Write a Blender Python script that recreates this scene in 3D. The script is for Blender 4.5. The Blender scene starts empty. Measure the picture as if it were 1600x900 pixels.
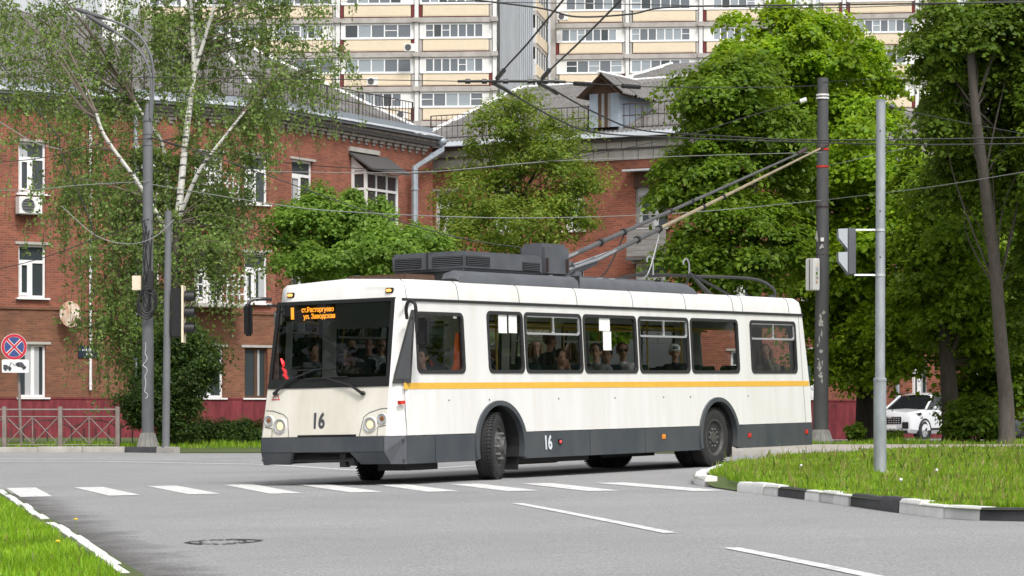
import bpy, bmesh, math, random
import numpy as np
from mathutils import Vector, Matrix
from mathutils.geometry import tessellate_polygon
R = math.radians
rng = np.random.default_rng(7); random.seed(7)
scn = bpy.context.scene
col = scn.collection
# ------------------------------------------------------------------ camera, sky, sun, exposure
F = 4280.0; HZ = 640.0; CH = 0.96          # focal length in photo pixels, horizon row, camera height
cam = bpy.data.cameras.new('camera'); camo = bpy.data.objects.new('camera', cam); col.objects.link(camo)
cam.sensor_width = 36; cam.lens = F/1600*36; cam.clip_end = 3000; cam.clip_start = .5
cam.shift_y = (HZ-450)/1600
camo.location = (0, 0, CH); camo.rotation_euler = (R(90), 0, 0)
scn.camera = camo
SUN_AZ = R(158); SUN_EL = R(54)            # azimuth clockwise from +Y
w = bpy.data.worlds.new('World'); scn.world = w; w.use_nodes = True
nt = w.node_tree; nt.nodes.clear()
sky = nt.nodes.new('ShaderNodeTexSky'); sky.sky_type = 'NISHITA'; sky.sun_disc = False
sky.sun_elevation = SUN_EL; sky.sun_rotation = SUN_AZ; sky.dust_density = 4; sky.air_density = 1.0
hs = nt.nodes.new('ShaderNodeHueSaturation'); hs.inputs['Saturation'].default_value = .12; hs.inputs['Value'].default_value = 1.0
bg = nt.nodes.new('ShaderNodeBackground'); bg.inputs['Strength'].default_value = .125
ow = nt.nodes.new('ShaderNodeOutputWorld')
nt.links.new(sky.outputs[0], hs.inputs['Color']); nt.links.new(hs.outputs[0], bg.inputs[0]); nt.links.new(bg.outputs[0], ow.inputs[0])
sl = bpy.data.lights.new('sun', 'SUN'); sl.energy = 1.5; sl.angle = R(11); sl.color = (1, .97, .92)
so = bpy.data.objects.new('sun', sl); col.objects.link(so)
sd = Vector((math.sin(SUN_AZ)*math.cos(SUN_EL), math.cos(SUN_AZ)*math.cos(SUN_EL), math.sin(SUN_EL)))
so.rotation_euler = (-sd).to_track_quat('-Z', 'Y').to_euler(); so.location = (20, -10, 40)
vs = scn.view_settings; vs.view_transform = 'Standard'; vs.look = 'None'; vs.gamma = 1; vs.exposure = .64; vs.use_curve_mapping = False

# ------------------------------------------------------------------ places
def P(px, py, d): return Vector(((px-800)*d/F, d, CH+(HZ-py)*d/F))
def smooth(a, b, x):
    t = min(1, max(0, (x-a)/(b-a))); return t*t*(3-2*t)
def g(x, y):
    return .02*max(-9, min(9, x))*(1-smooth(46, 56, y)) - .46*smooth(84, 120, y)
def G(px, py, up=0.0):
    lo, hi = 3.0, 400.0
    for _ in range(50):
        d = (lo+hi)/2; p = P(px, py, d)
        if p.z > g(p.x, p.y)+up: lo = d
        else: hi = d
    p = P(px, py, lo); return Vector((p.x, p.y, g(p.x, p.y)+up))
def GD(px, d, up=0.0):
    x = (px-800)*d/F; return Vector((x, d, g(x, d)+up))

# ------------------------------------------------------------------ materials
M = {}
def mat(name, c, rough=.6, metal=0, var=0, vs_=3, bump=0, bs=40, spec=.5, stretch=(1, 1, 1), emit=0, c2=None, coat=0):
    m = bpy.data.materials.new(name); m.use_nodes = True; n = m.node_tree; L = n.links
    b = n.nodes['Principled BSDF']
    b.inputs['Base Color'].default_value = (*c, 1); b.inputs['Roughness'].default_value = rough; b.inputs['Metallic'].default_value = metal
    b.inputs['Specular IOR Level'].default_value = spec; b.inputs['Coat Weight'].default_value = coat
    if emit: b.inputs['Emission Color'].default_value = (*c, 1); b.inputs['Emission Strength'].default_value = emit
    if var or bump:
        tc = n.nodes.new('ShaderNodeTexCoord'); mp = n.nodes.new('ShaderNodeMapping'); mp.inputs['Scale'].default_value = stretch
        L.new(tc.outputs['Object'], mp.inputs[0])
    if var:
        nz = n.nodes.new('ShaderNodeTexNoise'); nz.inputs['Scale'].default_value = vs_; nz.inputs['Detail'].default_value = 7; nz.inputs['Roughness'].default_value = .62
        L.new(mp.outputs[0], nz.inputs['Vector'])
        rp = n.nodes.new('ShaderNodeValToRGB'); rp.color_ramp.elements[0].position = .32; rp.color_ramp.elements[1].position = .68
        d = c2 if c2 else tuple(x*(1-var) for x in c)
        rp.color_ramp.elements[0].color = (*d, 1); rp.color_ramp.elements[1].color = (*c, 1)
        L.new(nz.outputs['Fac'], rp.inputs[0]); L.new(rp.outputs[0], b.inputs['Base Color'])
    if bump:
        nb = n.nodes.new('ShaderNodeTexNoise'); nb.inputs['Scale'].default_value = bs; nb.inputs['Detail'].default_value = 4
        L.new(mp.outputs[0], nb.inputs['Vector'])
        bp = n.nodes.new('ShaderNodeBump'); bp.inputs['Strength'].default_value = bump; bp.inputs['Distance'].default_value = .02
        L.new(nb.outputs['Fac'], bp.inputs['Height']); L.new(bp.outputs[0], b.inputs['Normal'])
    M[name] = m; return m
def glassmat(name, tint, ior=1.45, rough=.0):
    m = bpy.data.materials.new(name); m.use_nodes = True; n = m.node_tree; n.nodes.clear(); L = n.links
    o = n.nodes.new('ShaderNodeOutputMaterial'); mx = n.nodes.new('ShaderNodeMixShader'); fr = n.nodes.new('ShaderNodeFresnel'); fr.inputs[0].default_value = ior
    t = n.nodes.new('ShaderNodeBsdfTransparent'); t.inputs[0].default_value = (*tint, 1)
    gl = n.nodes.new('ShaderNodeBsdfGlossy'); gl.inputs['Roughness'].default_value = rough; gl.inputs[0].default_value = (.95, .97, 1, 1)
    L.new(fr.outputs[0], mx.inputs[0]); L.new(t.outputs[0], mx.inputs[1]); L.new(gl.outputs[0], mx.inputs[2]); L.new(mx.outputs[0], o.inputs[0]); M[name] = m; return m
def leafmat(name, c1, c2, c3, trans=.45):
    m = bpy.data.materials.new(name); m.use_nodes = True; n = m.node_tree; n.nodes.clear(); L = n.links
    o = n.nodes.new('ShaderNodeOutputMaterial'); ge = n.nodes.new('ShaderNodeNewGeometry'); rp = n.nodes.new('ShaderNodeValToRGB')
    e = rp.color_ramp.elements; e[0].color = (*c1, 1); e[1].color = (*c3, 1); e.new(.5).color = (*c2, 1)
    L.new(ge.outputs['Random Per Island'], rp.inputs[0])
    b = n.nodes.new('ShaderNodeBsdfPrincipled'); b.inputs['Roughness'].default_value = .5; b.inputs['Specular IOR Level'].default_value = .35
    tr = n.nodes.new('ShaderNodeBsdfTranslucent'); mx = n.nodes.new('ShaderNodeMixShader'); mx.inputs[0].default_value = trans
    tc = n.nodes.new('ShaderNodeTexCoord'); nz = n.nodes.new('ShaderNodeTexNoise'); nz.inputs['Scale'].default_value = 1.1; nz.inputs['Detail'].default_value = 3; L.new(tc.outputs['Object'], nz.inputs['Vector'])
    mr = n.nodes.new('ShaderNodeMapRange'); mr.inputs['From Min'].default_value = .3; mr.inputs['From Max'].default_value = .7; mr.inputs['To Min'].default_value = .68; mr.inputs['To Max'].default_value = 1.28; L.new(nz.outputs['Fac'], mr.inputs['Value'])
    h0 = n.nodes.new('ShaderNodeHueSaturation'); L.new(rp.outputs[0], h0.inputs['Color']); L.new(mr.outputs[0], h0.inputs['Value']); L.new(h0.outputs[0], b.inputs['Base Color'])
    gm = n.nodes.new('ShaderNodeHueSaturation'); gm.inputs['Value'].default_value = 1.5; gm.inputs['Hue'].default_value = .485
    L.new(h0.outputs[0], gm.inputs['Color']); L.new(gm.outputs[0], tr.inputs[0])
    L.new(b.outputs[0], mx.inputs[1]); L.new(tr.outputs[0], mx.inputs[2]); L.new(mx.outputs[0], o.inputs[0]); M[name] = m; return m
def brickmat(name, c1, c2, mortar, bw=.26, bh=.077):
    m = mat(name, c1, .85); n = m.node_tree; L = n.links; b = n.nodes['Principled BSDF']
    tc = n.nodes.new('ShaderNodeTexCoord'); sp = n.nodes.new('ShaderNodeSeparateXYZ'); cb = n.nodes.new('ShaderNodeCombineXYZ')
    L.new(tc.outputs['Object'], sp.inputs[0]); L.new(sp.outputs['X'], cb.inputs['X']); L.new(sp.outputs['Z'], cb.inputs['Y'])
    br = n.nodes.new('ShaderNodeTexBrick'); br.inputs['Scale'].default_value = 1; br.inputs['Brick Width'].default_value = bw; br.inputs['Row Height'].default_value = bh
    br.inputs['Mortar Size'].default_value = .008; br.inputs['Mortar Smooth'].default_value = .3; br.inputs['Bias'].default_value = -.1
    br.inputs['Color1'].default_value = (*c1, 1); br.inputs['Color2'].default_value = (*c2, 1); br.inputs['Mortar'].default_value = (*mortar, 1)
    L.new(cb.outputs[0], br.inputs['Vector'])
    nz = n.nodes.new('ShaderNodeTexNoise'); nz.inputs['Scale'].default_value = .8; nz.inputs['Detail'].default_value = 8; nz.inputs['Roughness'].default_value = .7
    L.new(tc.outputs['Object'], nz.inputs['Vector'])
    rp = n.nodes.new('ShaderNodeValToRGB'); rp.color_ramp.elements[0].position = .3; rp.color_ramp.elements[1].position = .7
    rp.color_ramp.elements[0].color = (.62, .6, .6, 1); rp.color_ramp.elements[1].color = (1.1, 1.05, 1, 1)
    L.new(nz.outputs['Fac'], rp.inputs[0])
    mx = n.nodes.new('ShaderNodeMix'); mx.data_type = 'RGBA'; mx.blend_type = 'MULTIPLY'; mx.inputs['Factor'].default_value = 1
    L.new(br.outputs['Color'], mx.inputs[6]); L.new(rp.outputs[0], mx.inputs[7]); L.new(mx.outputs[2], b.inputs['Base Color'])
    bp = n.nodes.new('ShaderNodeBump'); bp.inputs['Strength'].default_value = .6; bp.inputs['Distance'].default_value = .01; bp.invert = True
    L.new(br.outputs['Fac'], bp.inputs['Height']); L.new(bp.outputs[0], b.inputs['Normal'])
    return m

# ------------------------------------------------------------------ mesh builder
class MB:
    def __init__(s): s.v = []; s.f = []
    def add(s, vs, fs):
        o = len(s.v); s.v += [tuple(v) for v in vs]; s.f += [tuple(i+o for i in f) for f in fs]; return s
    def box(s, lo, hi, m=None):
        x0, y0, z0 = lo; x1, y1, z1 = hi
        vs = [Vector(p) for p in ((x0,y0,z0),(x1,y0,z0),(x1,y1,z0),(x0,y1,z0),(x0,y0,z1),(x1,y0,z1),(x1,y1,z1),(x0,y1,z1))]
        if m: vs = [m@v for v in vs]
        return s.add(vs, [(0,3,2,1),(4,5,6,7),(0,1,5,4),(1,2,6,5),(2,3,7,6),(3,0,4,7)])
    def tube(s, pts, rad, n=8, caps=True):
        pts = [Vector(p) for p in pts]; k = len(pts)
        if not hasattr(rad, '__len__'): rad = [rad]*k
        vs = []; ref = None
        for i, p in enumerate(pts):
            t = (pts[min(i+1, k-1)]-pts[max(i-1, 0)])
            t = t.normalized() if t.length > 1e-9 else Vector((0, 0, 1))
            if ref is None:
                a = t.cross(Vector((0, 0, 1)) if abs(t.z) < .9 else Vector((1, 0, 0))).normalized(); ref = 1
            else:
                a = a-t*a.dot(t)
                a = a.normalized() if a.length > 1e-5 else t.orthogonal().normalized()
            b = t.cross(a)
            for j in range(n):
                q = 2*math.pi*j/n; vs.append(p+(a*math.cos(q)+b*math.sin(q))*rad[i])
        fs = [(i*n+j, i*n+(j+1) % n, (i+1)*n+(j+1) % n, (i+1)*n+j) for i in range(k-1) for j in range(n)]
        if caps: fs += [tuple(range(n))[::-1], tuple(range((k-1)*n, k*n))]
        return s.add(vs, fs)
    def lathe(s, prof, n=24, m=None):           # prof: (r, h) along local z
        vs = [Vector((r*math.cos(2*math.pi*j/n), r*math.sin(2*math.pi*j/n), h)) for r, h in prof for j in range(n)]
        if m: vs = [m@v for v in vs]
        k = len(prof)
        fs = [(i*n+j, i*n+(j+1) % n, (i+1)*n+(j+1) % n, (i+1)*n+j) for i in range(k-1) for j in range(n)]
        fs += [tuple(range(n))[::-1], tuple(range((k-1)*n, k*n))]
        return s.add(vs, fs)
    def ell(s, c, r, n=10, k=7, m=None):
        pr = [(math.sin(math.pi*(i+.02)/(k+.04))*1, -math.cos(math.pi*(i+.02)/(k+.04))) for i in range(k+1)]
        T = Matrix.Translation(c) @ Matrix.Diagonal((r[0], r[1], r[2], 1))
        return s.lathe(pr, n, (m @ T) if m else T)
    def face(s, loops, fn, thick=None):          # 2D polygon with holes -> fn(u,v,off)
        flat = [p for l in loops for p in l]
        tri = tessellate_polygon([[Vector((p[0], p[1], 0)) for p in l] for l in loops])
        if thick is None: return s.add([fn(p[0], p[1], 0) for p in flat], [tuple(t) for t in tri])
        N = len(flat); vs = [fn(p[0], p[1], 0) for p in flat]+[fn(p[0], p[1], thick) for p in flat]
        fs = [tuple(t) for t in tri]+[tuple(i+N for i in t[::-1]) for t in tri]; o = 0
        for l in loops:
            k = len(l); fs += [(o+i, o+(i+1) % k, N+o+(i+1) % k, N+o+i) for i in range(k)]; o += k
        return s.add(vs, fs)
    def quad(s, a, b, c, d): return s.add([a, b, c, d], [(0, 1, 2, 3)])
    def mesh(s, name='m', smooth=True, bevel=0, ang=38):
        me = bpy.data.meshes.new(name); me.from_pydata(s.v, [], s.f)
        bm = bmesh.new(); bm.from_mesh(me); bmesh.ops.recalc_face_normals(bm, faces=bm.faces)
        if bevel:
            es = [e for e in bm.edges if len(e.link_faces) == 2 and e.calc_face_angle(0) > .6]
            bmesh.ops.bevel(bm, geom=es, offset=bevel, segments=2, affect='EDGES', clamp_overlap=True)
        bm.to_mesh(me); bm.free()
        if smooth:
            me.polygons.foreach_set('use_smooth', [True]*len(me.polygons)); me.set_sharp_from_angle(angle=R(ang))
        return me
    def build(s, name, material, parent=None, smooth=True, bevel=0, mw=None, ang=38):
        return place(s.mesh(name, smooth, bevel, ang), name, material, parent, mw)
def place(me, name, material, parent=None, mw=None):
    o = bpy.data.objects.new(name, me); col.objects.link(o)
    if material and not me.materials: me.materials.append(M[material])
    if parent: o.parent = parent
    if mw is not None: o.matrix_basis = mw
    return o
def tag(o, label, cat=None, group=None, kind=None):
    if label: o['label'] = label
    if cat: o['category'] = cat
    if group: o['group'] = group
    if kind: o['kind'] = kind
    return o
def empty(name, loc=(0, 0, 0), mw=None):
    o = bpy.data.objects.new(name, None); o.empty_display_size = .2; col.objects.link(o)
    if mw is not None: o.matrix_world = mw
    else: o.location = loc
    return o
def rrect(x0, y0, x1, y1, r, n=5):
    out = []
    for cx, cy, a in ((x1-r, y1-r, 0), (x0+r, y1-r, 90), (x0+r, y0+r, 180), (x1-r, y0+r, 270)):
        for i in range(n+1):
            q = R(a+90*i/n); out.append((cx+r*math.cos(q), cy+r*math.sin(q)))
    return out
def text(body, size, material, mw, parent, name='lettering', xs=1.0, ex=.002, align='CENTER', bold=0):
    c = bpy.data.curves.new('t', 'FONT'); c.body = body; c.size = size; c.extrude = ex; c.align_x = align; c.align_y = 'CENTER'; c.offset = bold; c.resolution_u = 3
    o = bpy.data.objects.new('t', c); col.objects.link(o)
    bpy.context.view_layer.update()
    me = bpy.data.meshes.new_from_object(o.evaluated_get(bpy.context.evaluated_depsgraph_get()))
    bpy.data.objects.remove(o); me.materials.clear()
    for v in me.vertices: v.co.x *= xs
    return place(me, name, material, parent, mw)
def frame(o, x, z):                              # right-handed matrix from origin, x direction, approx z
    x = Vector(x).normalized(); z = Vector(z); y = z.cross(x).normalized(); z = x.cross(y)
    m = Matrix.Identity(4)
    for i, a in enumerate((x, y, z)): m[0][i], m[1][i], m[2][i] = a
    m.translation = o; return m

mat('white_paint', (.77, .77, .765), .38, 0, .10, 3.2, stretch=(1.3, 1.3, .14), c2=(.70, .685, .65), coat=.1)
mat('front_paint', (.72, .69, .62), .45, 0, .2, 2.5, stretch=(1, 1, .3), c2=(.60, .56, .48))
mat('grey_paint', (.044, .053, .065), .5, 0, .25, 2.2, stretch=(1, 1, .5), c2=(.075, .080, .086))
mat('roof_grey', (.105, .112, .128), .55, 0, .25, 4)
mat('yellow_paint', (.80, .46, .06), .45, 0, .1, 5)
mat('rubber', (.022, .022, .023), .65)
mat('black_plastic', (.012, .012, .013), .35)
mat('tyre', (.030, .030, .031), .8, 0, .4, 9, bump=.1)
mat('rim', (.12, .115, .11), .6, .3, .5, 9)
mat('steel', (.42, .43, .44), .45, .7, .2, 6)
mat('alu', (.62, .63, .64), .35, .6)
mat('galv', (.42, .45, .48), .5, .35, .35, 7, stretch=(1, 1, .35))
mat('pole_grey', (.17, .175, .185), .6, 0, .25, 4, stretch=(1, 1, .3))
mat('concrete', (.33, .32, .30), .85, 0, .35, 3, bump=.3)
mat('pole_dark', (.10, .10, .105), .65, 0, .3, 3, stretch=(1, 1, .4))
mat('pole_beige', (.33, .27, .18), .6, 0, .3, 4)
mat('orange', (.85, .28, .03), .3); mat('red', (.55, .03, .02), .35); mat('vest', (.95, .16, .03), .7)
mat('lamp_on', (1, .60, .26), .2, emit=1.0); mat('lamp_amber', (1, .45, .12), .2, emit=.7); mat('led', (1, .36, .03), .4, emit=1.6); mat('led_red', (1, .05, .06), .4, emit=.9)
mat('paper', (.85, .85, .84), .8); mat('digits', (.06, .065, .075), .6); mat('digits_light', (.62, .65, .68), .6)
glassmat('bus_glass', (.88, .91, .90), 1.36); glassmat('screen_glass', (.52, .56, .54), 1.36); glassmat('smoke_glass', (.25, .28, .28))
mat('interior', (.58, .58, .56), .7); mat('interior_dark', (.05, .052, .055), .7); mat('seat', (.03, .065, .06), .75, 0, .3, 8); mat('handrail', (.55, .36, .04), .4)
mat('shade_cloth', (.12, .12, .12), .9)
mat('asphalt', (.325, .325, .33), .9, 0, .17, .28, bump=.5, bs=90, spec=.2)
n = M['asphalt'].node_tree; b_ = n.nodes['Principled BSDF']; lk = b_.inputs['Base Color'].links[0].from_socket
nz = n.nodes.new('ShaderNodeTexNoise'); nz.inputs['Scale'].default_value = 55; nz.inputs['Detail'].default_value = 5; nz.inputs['Roughness'].default_value = .8
tc = n.nodes.new('ShaderNodeTexCoord'); n.links.new(tc.outputs['Object'], nz.inputs['Vector'])
rp = n.nodes.new('ShaderNodeValToRGB'); rp.color_ramp.elements[0].position = .36; rp.color_ramp.elements[1].position = .66
rp.color_ramp.elements[0].color = (.5, .5, .5, 1); rp.color_ramp.elements[1].color = (1.45, 1.45, 1.45, 1); n.links.new(nz.outputs['Fac'], rp.inputs[0])
mx = n.nodes.new('ShaderNodeMix'); mx.data_type = 'RGBA'; mx.blend_type = 'MULTIPLY'; mx.inputs['Factor'].default_value = 1
n.links.new(lk, mx.inputs[6]); n.links.new(rp.outputs[0], mx.inputs[7]); n.links.new(mx.outputs[2], b_.inputs['Base Color'])
mat('marking', (.80, .80, .79), .7, 0, .2, 11, c2=(.42, .42, .42))
mat('kerb_white', (.82, .82, .81), .75, 0, .2, 4, c2=(.68, .67, .65)); mat('kerb_black', (.055, .055, .06), .7, 0, .4, 5); mat('kerb_stone', (.38, .36, .33), .85, 0, .3, 3)
mat('pavement', (.42, .38, .34), .9, 0, .25, 1.2); mat('soil', (.10, .085, .05), .95, 0, .4, 2); mat('tar', (.03, .03, .032), .85)
mat('turf', (.055, .10, .018), .95, 0, .4, 3, c2=(.08, .085, .03))
brickmat('brick', (.36, .115, .066), (.22, .066, .041), (.30, .20, .155))
brickmat('brick_brown', (.27, .115, .062), (.17, .07, .04), (.22, .14, .10))
mat('plinth', (.25, .040, .050), .8, 0, .3, 3.5, bump=.5, bs=14, stretch=(1.6, 1.6, .35), c2=(.115, .014, .020))
mat('corbel', (.36, .33, .30), .9, 0, .45, 6); mat('stone', (.48, .46, .42), .85, 0, .25, 3); mat('stone_dark', (.13, .125, .12), .9, 0, .3, 4)
mat('slate', (.21, .20, .195), .9, 0, .35, 1.3, stretch=(1, .35, 1), c2=(.11, .105, .10)); mat('ridge_white', (.75, .75, .75), .7)
mat('flashing', (.62, .66, .70), .4, .3, .2, 3); mat('gutter', (.30, .33, .36), .5, .4); mat('downpipe', (.42, .47, .52), .45, .4, .2, 4)
mat('iron', (.045, .03, .028), .7); mat('pvc', (.80, .80, .80), .4); mat('pane', (.045, .055, .06), .08, spec=.6); mat('curtain', (.42, .43, .44), .8)
mat('pane_light', (.30, .34, .37), .15); mat('pane_mid', (.14, .16, .18), .12); mat('wood', (.11, .06, .035), .85, 0, .5, 3, stretch=(6, 6, .6)); mat('wood_grey', (.30, .29, .28), .9, 0, .3, 4, stretch=(.5, 1, 4))
mat('felt', (.07, .065, .065), .9); mat('dormer_blue', (.33, .38, .44), .8, 0, .2, 2)
mat('hr_white', (.80, .80, .79), .8, 0, .15, .6, c2=(.70, .69, .67)); mat('hr_cream', (.80, .69, .52), .8, 0, .12, 1.0, c2=(.74, .63, .48)); mat('hr_concrete', (.52, .49, .46), .9, 0, .35, 1.0); mat('hr_red', (.17, .03, .03), .8); mat('hr_grey', (.48, .51, .55), .85, 0, .2, .4); mat('hr_grey2', (.34, .36, .39), .85)
mat('fence_paint', (.27, .22, .20), .6, 0, .3, 6); mat('sign_red', (.52, .02, .04), .4); mat('sign_blue', (.04, .07, .22), .4); mat('sign_white', (.78, .78, .77), .4); mat('plate_blue', (.02, .026, .05), .4)
mat('rust', (.70, .66, .58), .9, 0, .8, 3.5, stretch=(2, 1, .7), c2=(.33, .12, .03))
mat('bark', (.075, .06, .048), .95, 0, .45, 6, bump=.8, bs=14, stretch=(2, 2, .4)); mat('bark_pale', (.115, .10, .085), .95, 0, .35, 6, bump=.8, bs=14, stretch=(2, 2, .4))
mat('birch_bark', (.64, .62, .58), .8, 0, .5, 3.2, stretch=(1.0, 1.0, 4.5), c2=(.06, .055, .05))
rb = [x for x in M['birch_bark'].node_tree.nodes if x.type == 'VALTORGB'][0].color_ramp.elements; rb[0].position = .41; rb[1].position = .46
mat('twig', (.17, .135, .11), .9); mat('wire', (.02, .02, .02), .6); mat('wire_pale', (.22, .23, .22), .6); mat('ceramic', (.75, .74, .72), .3)
leafmat('leaf_birch', (.13, .215, .050), (.20, .305, .072), (.31, .40, .135), .5)
leafmat('leaf_linden', (.125, .235, .010), (.20, .335, .012), (.31, .44, .02), .5)
leafmat('leaf_dark', (.075, .15, .014), (.12, .205, .018), (.19, .28, .026), .5)
leafmat('leaf_ash', (.10, .185, .022), (.165, .25, .032), (.28, .33, .045), .5)
leafmat('leaf_maple', (.11, .215, .03), (.17, .29, .042), (.25, .38, .06), .5)
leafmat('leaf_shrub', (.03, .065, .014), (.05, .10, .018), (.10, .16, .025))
leafmat('blade', (.12, .26, .010), (.20, .36, .014), (.32, .42, .05), .4)
leafmat('blade_dry', (.30, .24, .08), (.22, .26, .04), (.16, .26, .03), .35)
mat('car_white', (.66, .67, .69), .25, 0, coat=.5); mat('car_dark', (.05, .055, .06), .25, .3, coat=.5); mat('car_glass', (.012, .014, .016), .05, spec=.8)
# ------------------------------------------------------------------ ground, road, islands
def sheet(name, x0, x1, y0, y1, nx, ny, up, material, ypow=1):
    xs = np.linspace(x0, x1, nx); ys = y0+(y1-y0)*np.linspace(0, 1, ny)**ypow
    v = [(x, y, g(x, y)+up) for y in ys for x in xs]
    f = [(j*nx+i, j*nx+i+1, (j+1)*nx+i+1, (j+1)*nx+i) for j in range(ny-1) for i in range(nx-1)]
    b = MB(); b.add(v, f); return b.build(name, material)
gr = sheet('ground', -500, 500, -60, 1400, 3, 3, -.7, 'turf'); gr['kind'] = 'structure'
gv = sheet('verge_ground', -70, 90, -20, 300, 121, 161, -.008, 'soil', 1.4); gv['kind'] = 'structure'
road = sheet('road', -60, 80, -20, 66, 141, 87, 0, 'asphalt'); road['kind'] = 'structure'

def loop_surface(name, pts, up, material, res=.6, parent=None):
    """closed outline (xy) filled by a small grid that follows the terrain"""
    b = bmesh.new(); vs = [b.verts.new((p[0], p[1], 0)) for p in pts]; b.faces.new(vs)
    xs = [p[0] for p in pts]; ys = [p[1] for p in pts]
    for ax, lo, hi in ((0, min(xs), max(xs)), (1, min(ys), max(ys))):
        k = lo+res
        while k < hi:
            co = [0, 0, 0]; no = [0, 0, 0]; co[ax] = k; no[ax] = 1
            bmesh.ops.bisect_plane(b, geom=b.verts[:]+b.edges[:]+b.faces[:], plane_co=co, plane_no=no); k += res
    for v in b.verts: v.co.z = g(v.co.x, v.co.y)+(up(v.co.x, v.co.y) if callable(up) else up)
    bmesh.ops.recalc_face_normals(b, faces=b.faces)
    me = bpy.data.meshes.new(name); b.to_mesh(me); b.free()
    if me.polygons and me.polygons[0].normal.z < 0: me.flip_normals()
    return place(me, name, material, parent)
def resample(pts, step):
    out = []; carry = 0
    for a, b in zip(pts[:-1], pts[1:]):
        L = (b-a).length; k = carry
        while k < L: out.append(a.lerp(b, k/L)); k += step
        carry = k-L
    out.append(pts[-1]); return out
def catmull(pts, n=8):
    q = [pts[0]]+list(pts)+[pts[-1]]; out = []
    for i in range(1, len(q)-2):
        a, b, c, d = q[i-1], q[i], q[i+1], q[i+2]
        for k in range(n):
            t = k/n; out.append(.5*((2*b)+(-a+c)*t+(2*a-5*b+4*c-d)*t*t+(-a+3*b-3*c+d)*t**3))
    out.append(q[-2]); return out
def kerb(parent, line, step, cols, h=.15, wd=.16, side=1, jit=.012):
    """each kerb stone an object of its own along the line"""
    pts = resample(line, step)
    for i in range(len(pts)-1):
        a, b = pts[i], pts[i+1]; d = (b-a); d.z = 0
        if d.length < .25: continue
        d.normalize(); nrm = Vector((-d.y, d.x, 0))*side
        mm = MB(); gap = .006
        a2 = a+d*gap; b2 = b-d*gap; hh = h+random.uniform(-jit, jit); k = random.uniform(-jit, jit)
        prof = [(0, -.1), (.012, hh-.03), (.035, hh), (wd, hh), (wd, -.1)]
        vs = [Vector((p.x, p.y, g(p.x, p.y)))+nrm*(u+k)+Vector((0, 0, z)) for p in (a2, b2) for u, z in prof]
        mm.add(vs, [(j, (j+1) % 5, 5+(j+1) % 5, 5+j) for j in range(5)]+[(0, 1, 2, 3, 4), (9, 8, 7, 6, 5)])
        mm.build('kerb_stone', cols(i), parent)
# right island: near edge sweeps from the nose to the right, far edge back behind the bus
nearR = [G(1152, 768), G(1250, 780), G(1400, 801), G(1500, 812), G(1600, 815), G(1760, 818)]
nose = [G(1152, 768), G(1112, 762), G(1086, 757), G(1084, 752), G(1096, 747), G(1130, 738), G(1172, 730), G(1240, 721), G(1330, 716)]
farR = [G(1330, 716), G(1500, 713), G(1760, 711)]
edgeN = catmull([Vector((p.x, p.y, 0)) for p in nearR], 6)
edgeC = catmull([Vector((p.x, p.y, 0)) for p in nose], 6)
outR = edgeC[::-1]+edgeN[1:]+[Vector((p.x, p.y, 0)) for p in farR[::-1]][:-1]
GC = G(1130, 766)
isl = loop_surface('grass_island', [(p.x, p.y) for p in outR], lambda x, y: .012+.078*smooth(.45, 1.3, math.hypot(x-GC.x, (y-GC.y)*.6)), 'turf', .4); isl['kind'] = 'structure'
kb = empty('kerb'); kb['kind'] = 'structure'
patN = [0, 1, 0, 0, 1, 0, 0, 1, 0, 0, 1, 0, 0, 1, 0, 0, 1]
rsN = resample(edgeN, .62); pxN = [800+F*((rsN[i]+rsN[i+1])/2).x/((rsN[i]+rsN[i+1])/2).y for i in range(len(rsN)-1)]
kerb(kb, edgeN, .62, lambda i: 'kerb_black' if any(a < pxN[i] < b for a, b in ((1205, 1252), (1336, 1392), (1562, 1625))) else 'kerb_white', h=.115, side=1, wd=.15, jit=.016)
kerb(kb, [p for p in edgeC[8:]], .62, lambda i: 'kerb_white', h=.12, side=-1)
# left island
le = [G(8, 772), G(60, 808), G(120, 845), G(200, 898)]
d_ = (le[-1]-le[0]); le.append(le[-1]+d_*.7)
edgeL = catmull([Vector((p.x, p.y, 0)) for p in le], 6)
outL = edgeL+[Vector((-14, edgeL[-1].y, 0)), Vector((-14, edgeL[0].y+.6, 0)), Vector((edgeL[0].x-.5, edgeL[0].y+.5, 0))]
isl2 = loop_surface('grass_verge', [(p.x, p.y) for p in outL], .06, 'turf'); isl2['kind'] = 'structure'
kb2 = empty('kerb'); kb2['kind'] = 'structure'
kerb(kb2, edgeL, 1.0, lambda i: 'kerb_white', h=.07, wd=.11, side=-1, jit=.014)
# far pavements with kerbs
kb3 = empty('kerb'); kb3['kind'] = 'structure'
fl = [GD(-80, 61.5), GD(120, 61.5), GD(215, 61.2), GD(272, 60.2)]
fl = [Vector((p.x, p.y, 0)) for p in fl]
kcol = ['kerb_stone', 'kerb_stone', 'kerb_stone', 'kerb_black', 'kerb_stone']
kerb(kb3, fl, 1.0, lambda i: kcol[(i*7) % 5], h=.13, side=1)
ver = loop_surface('far_verge', [(-30, 61.66)]+[(p.x, p.y+.15) for p in fl]+[(-5.5, 60.6), (-1.0, 59.6), (7, 59.9), (7, 84), (-30, 84)], lambda x, y: .012+.09*smooth(60.7, 62.6, y) if x > -8 else .10, 'turf', .9); ver['kind'] = 'structure'
VG = lambda x, y: .12-.36*smooth(65.5, 80, y)
fr = [GD(1120, 57.5), GD(1300, 57), GD(1500, 56.5), GD(1800, 56)]; fr = [Vector((p.x, p.y, 0)) for p in fr]
kerb(kb3, fr, 1.5, lambda i: ['kerb_stone', 'kerb_stone', 'kerb_black', 'kerb_stone'][i % 4], h=.15, side=1)
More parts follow.
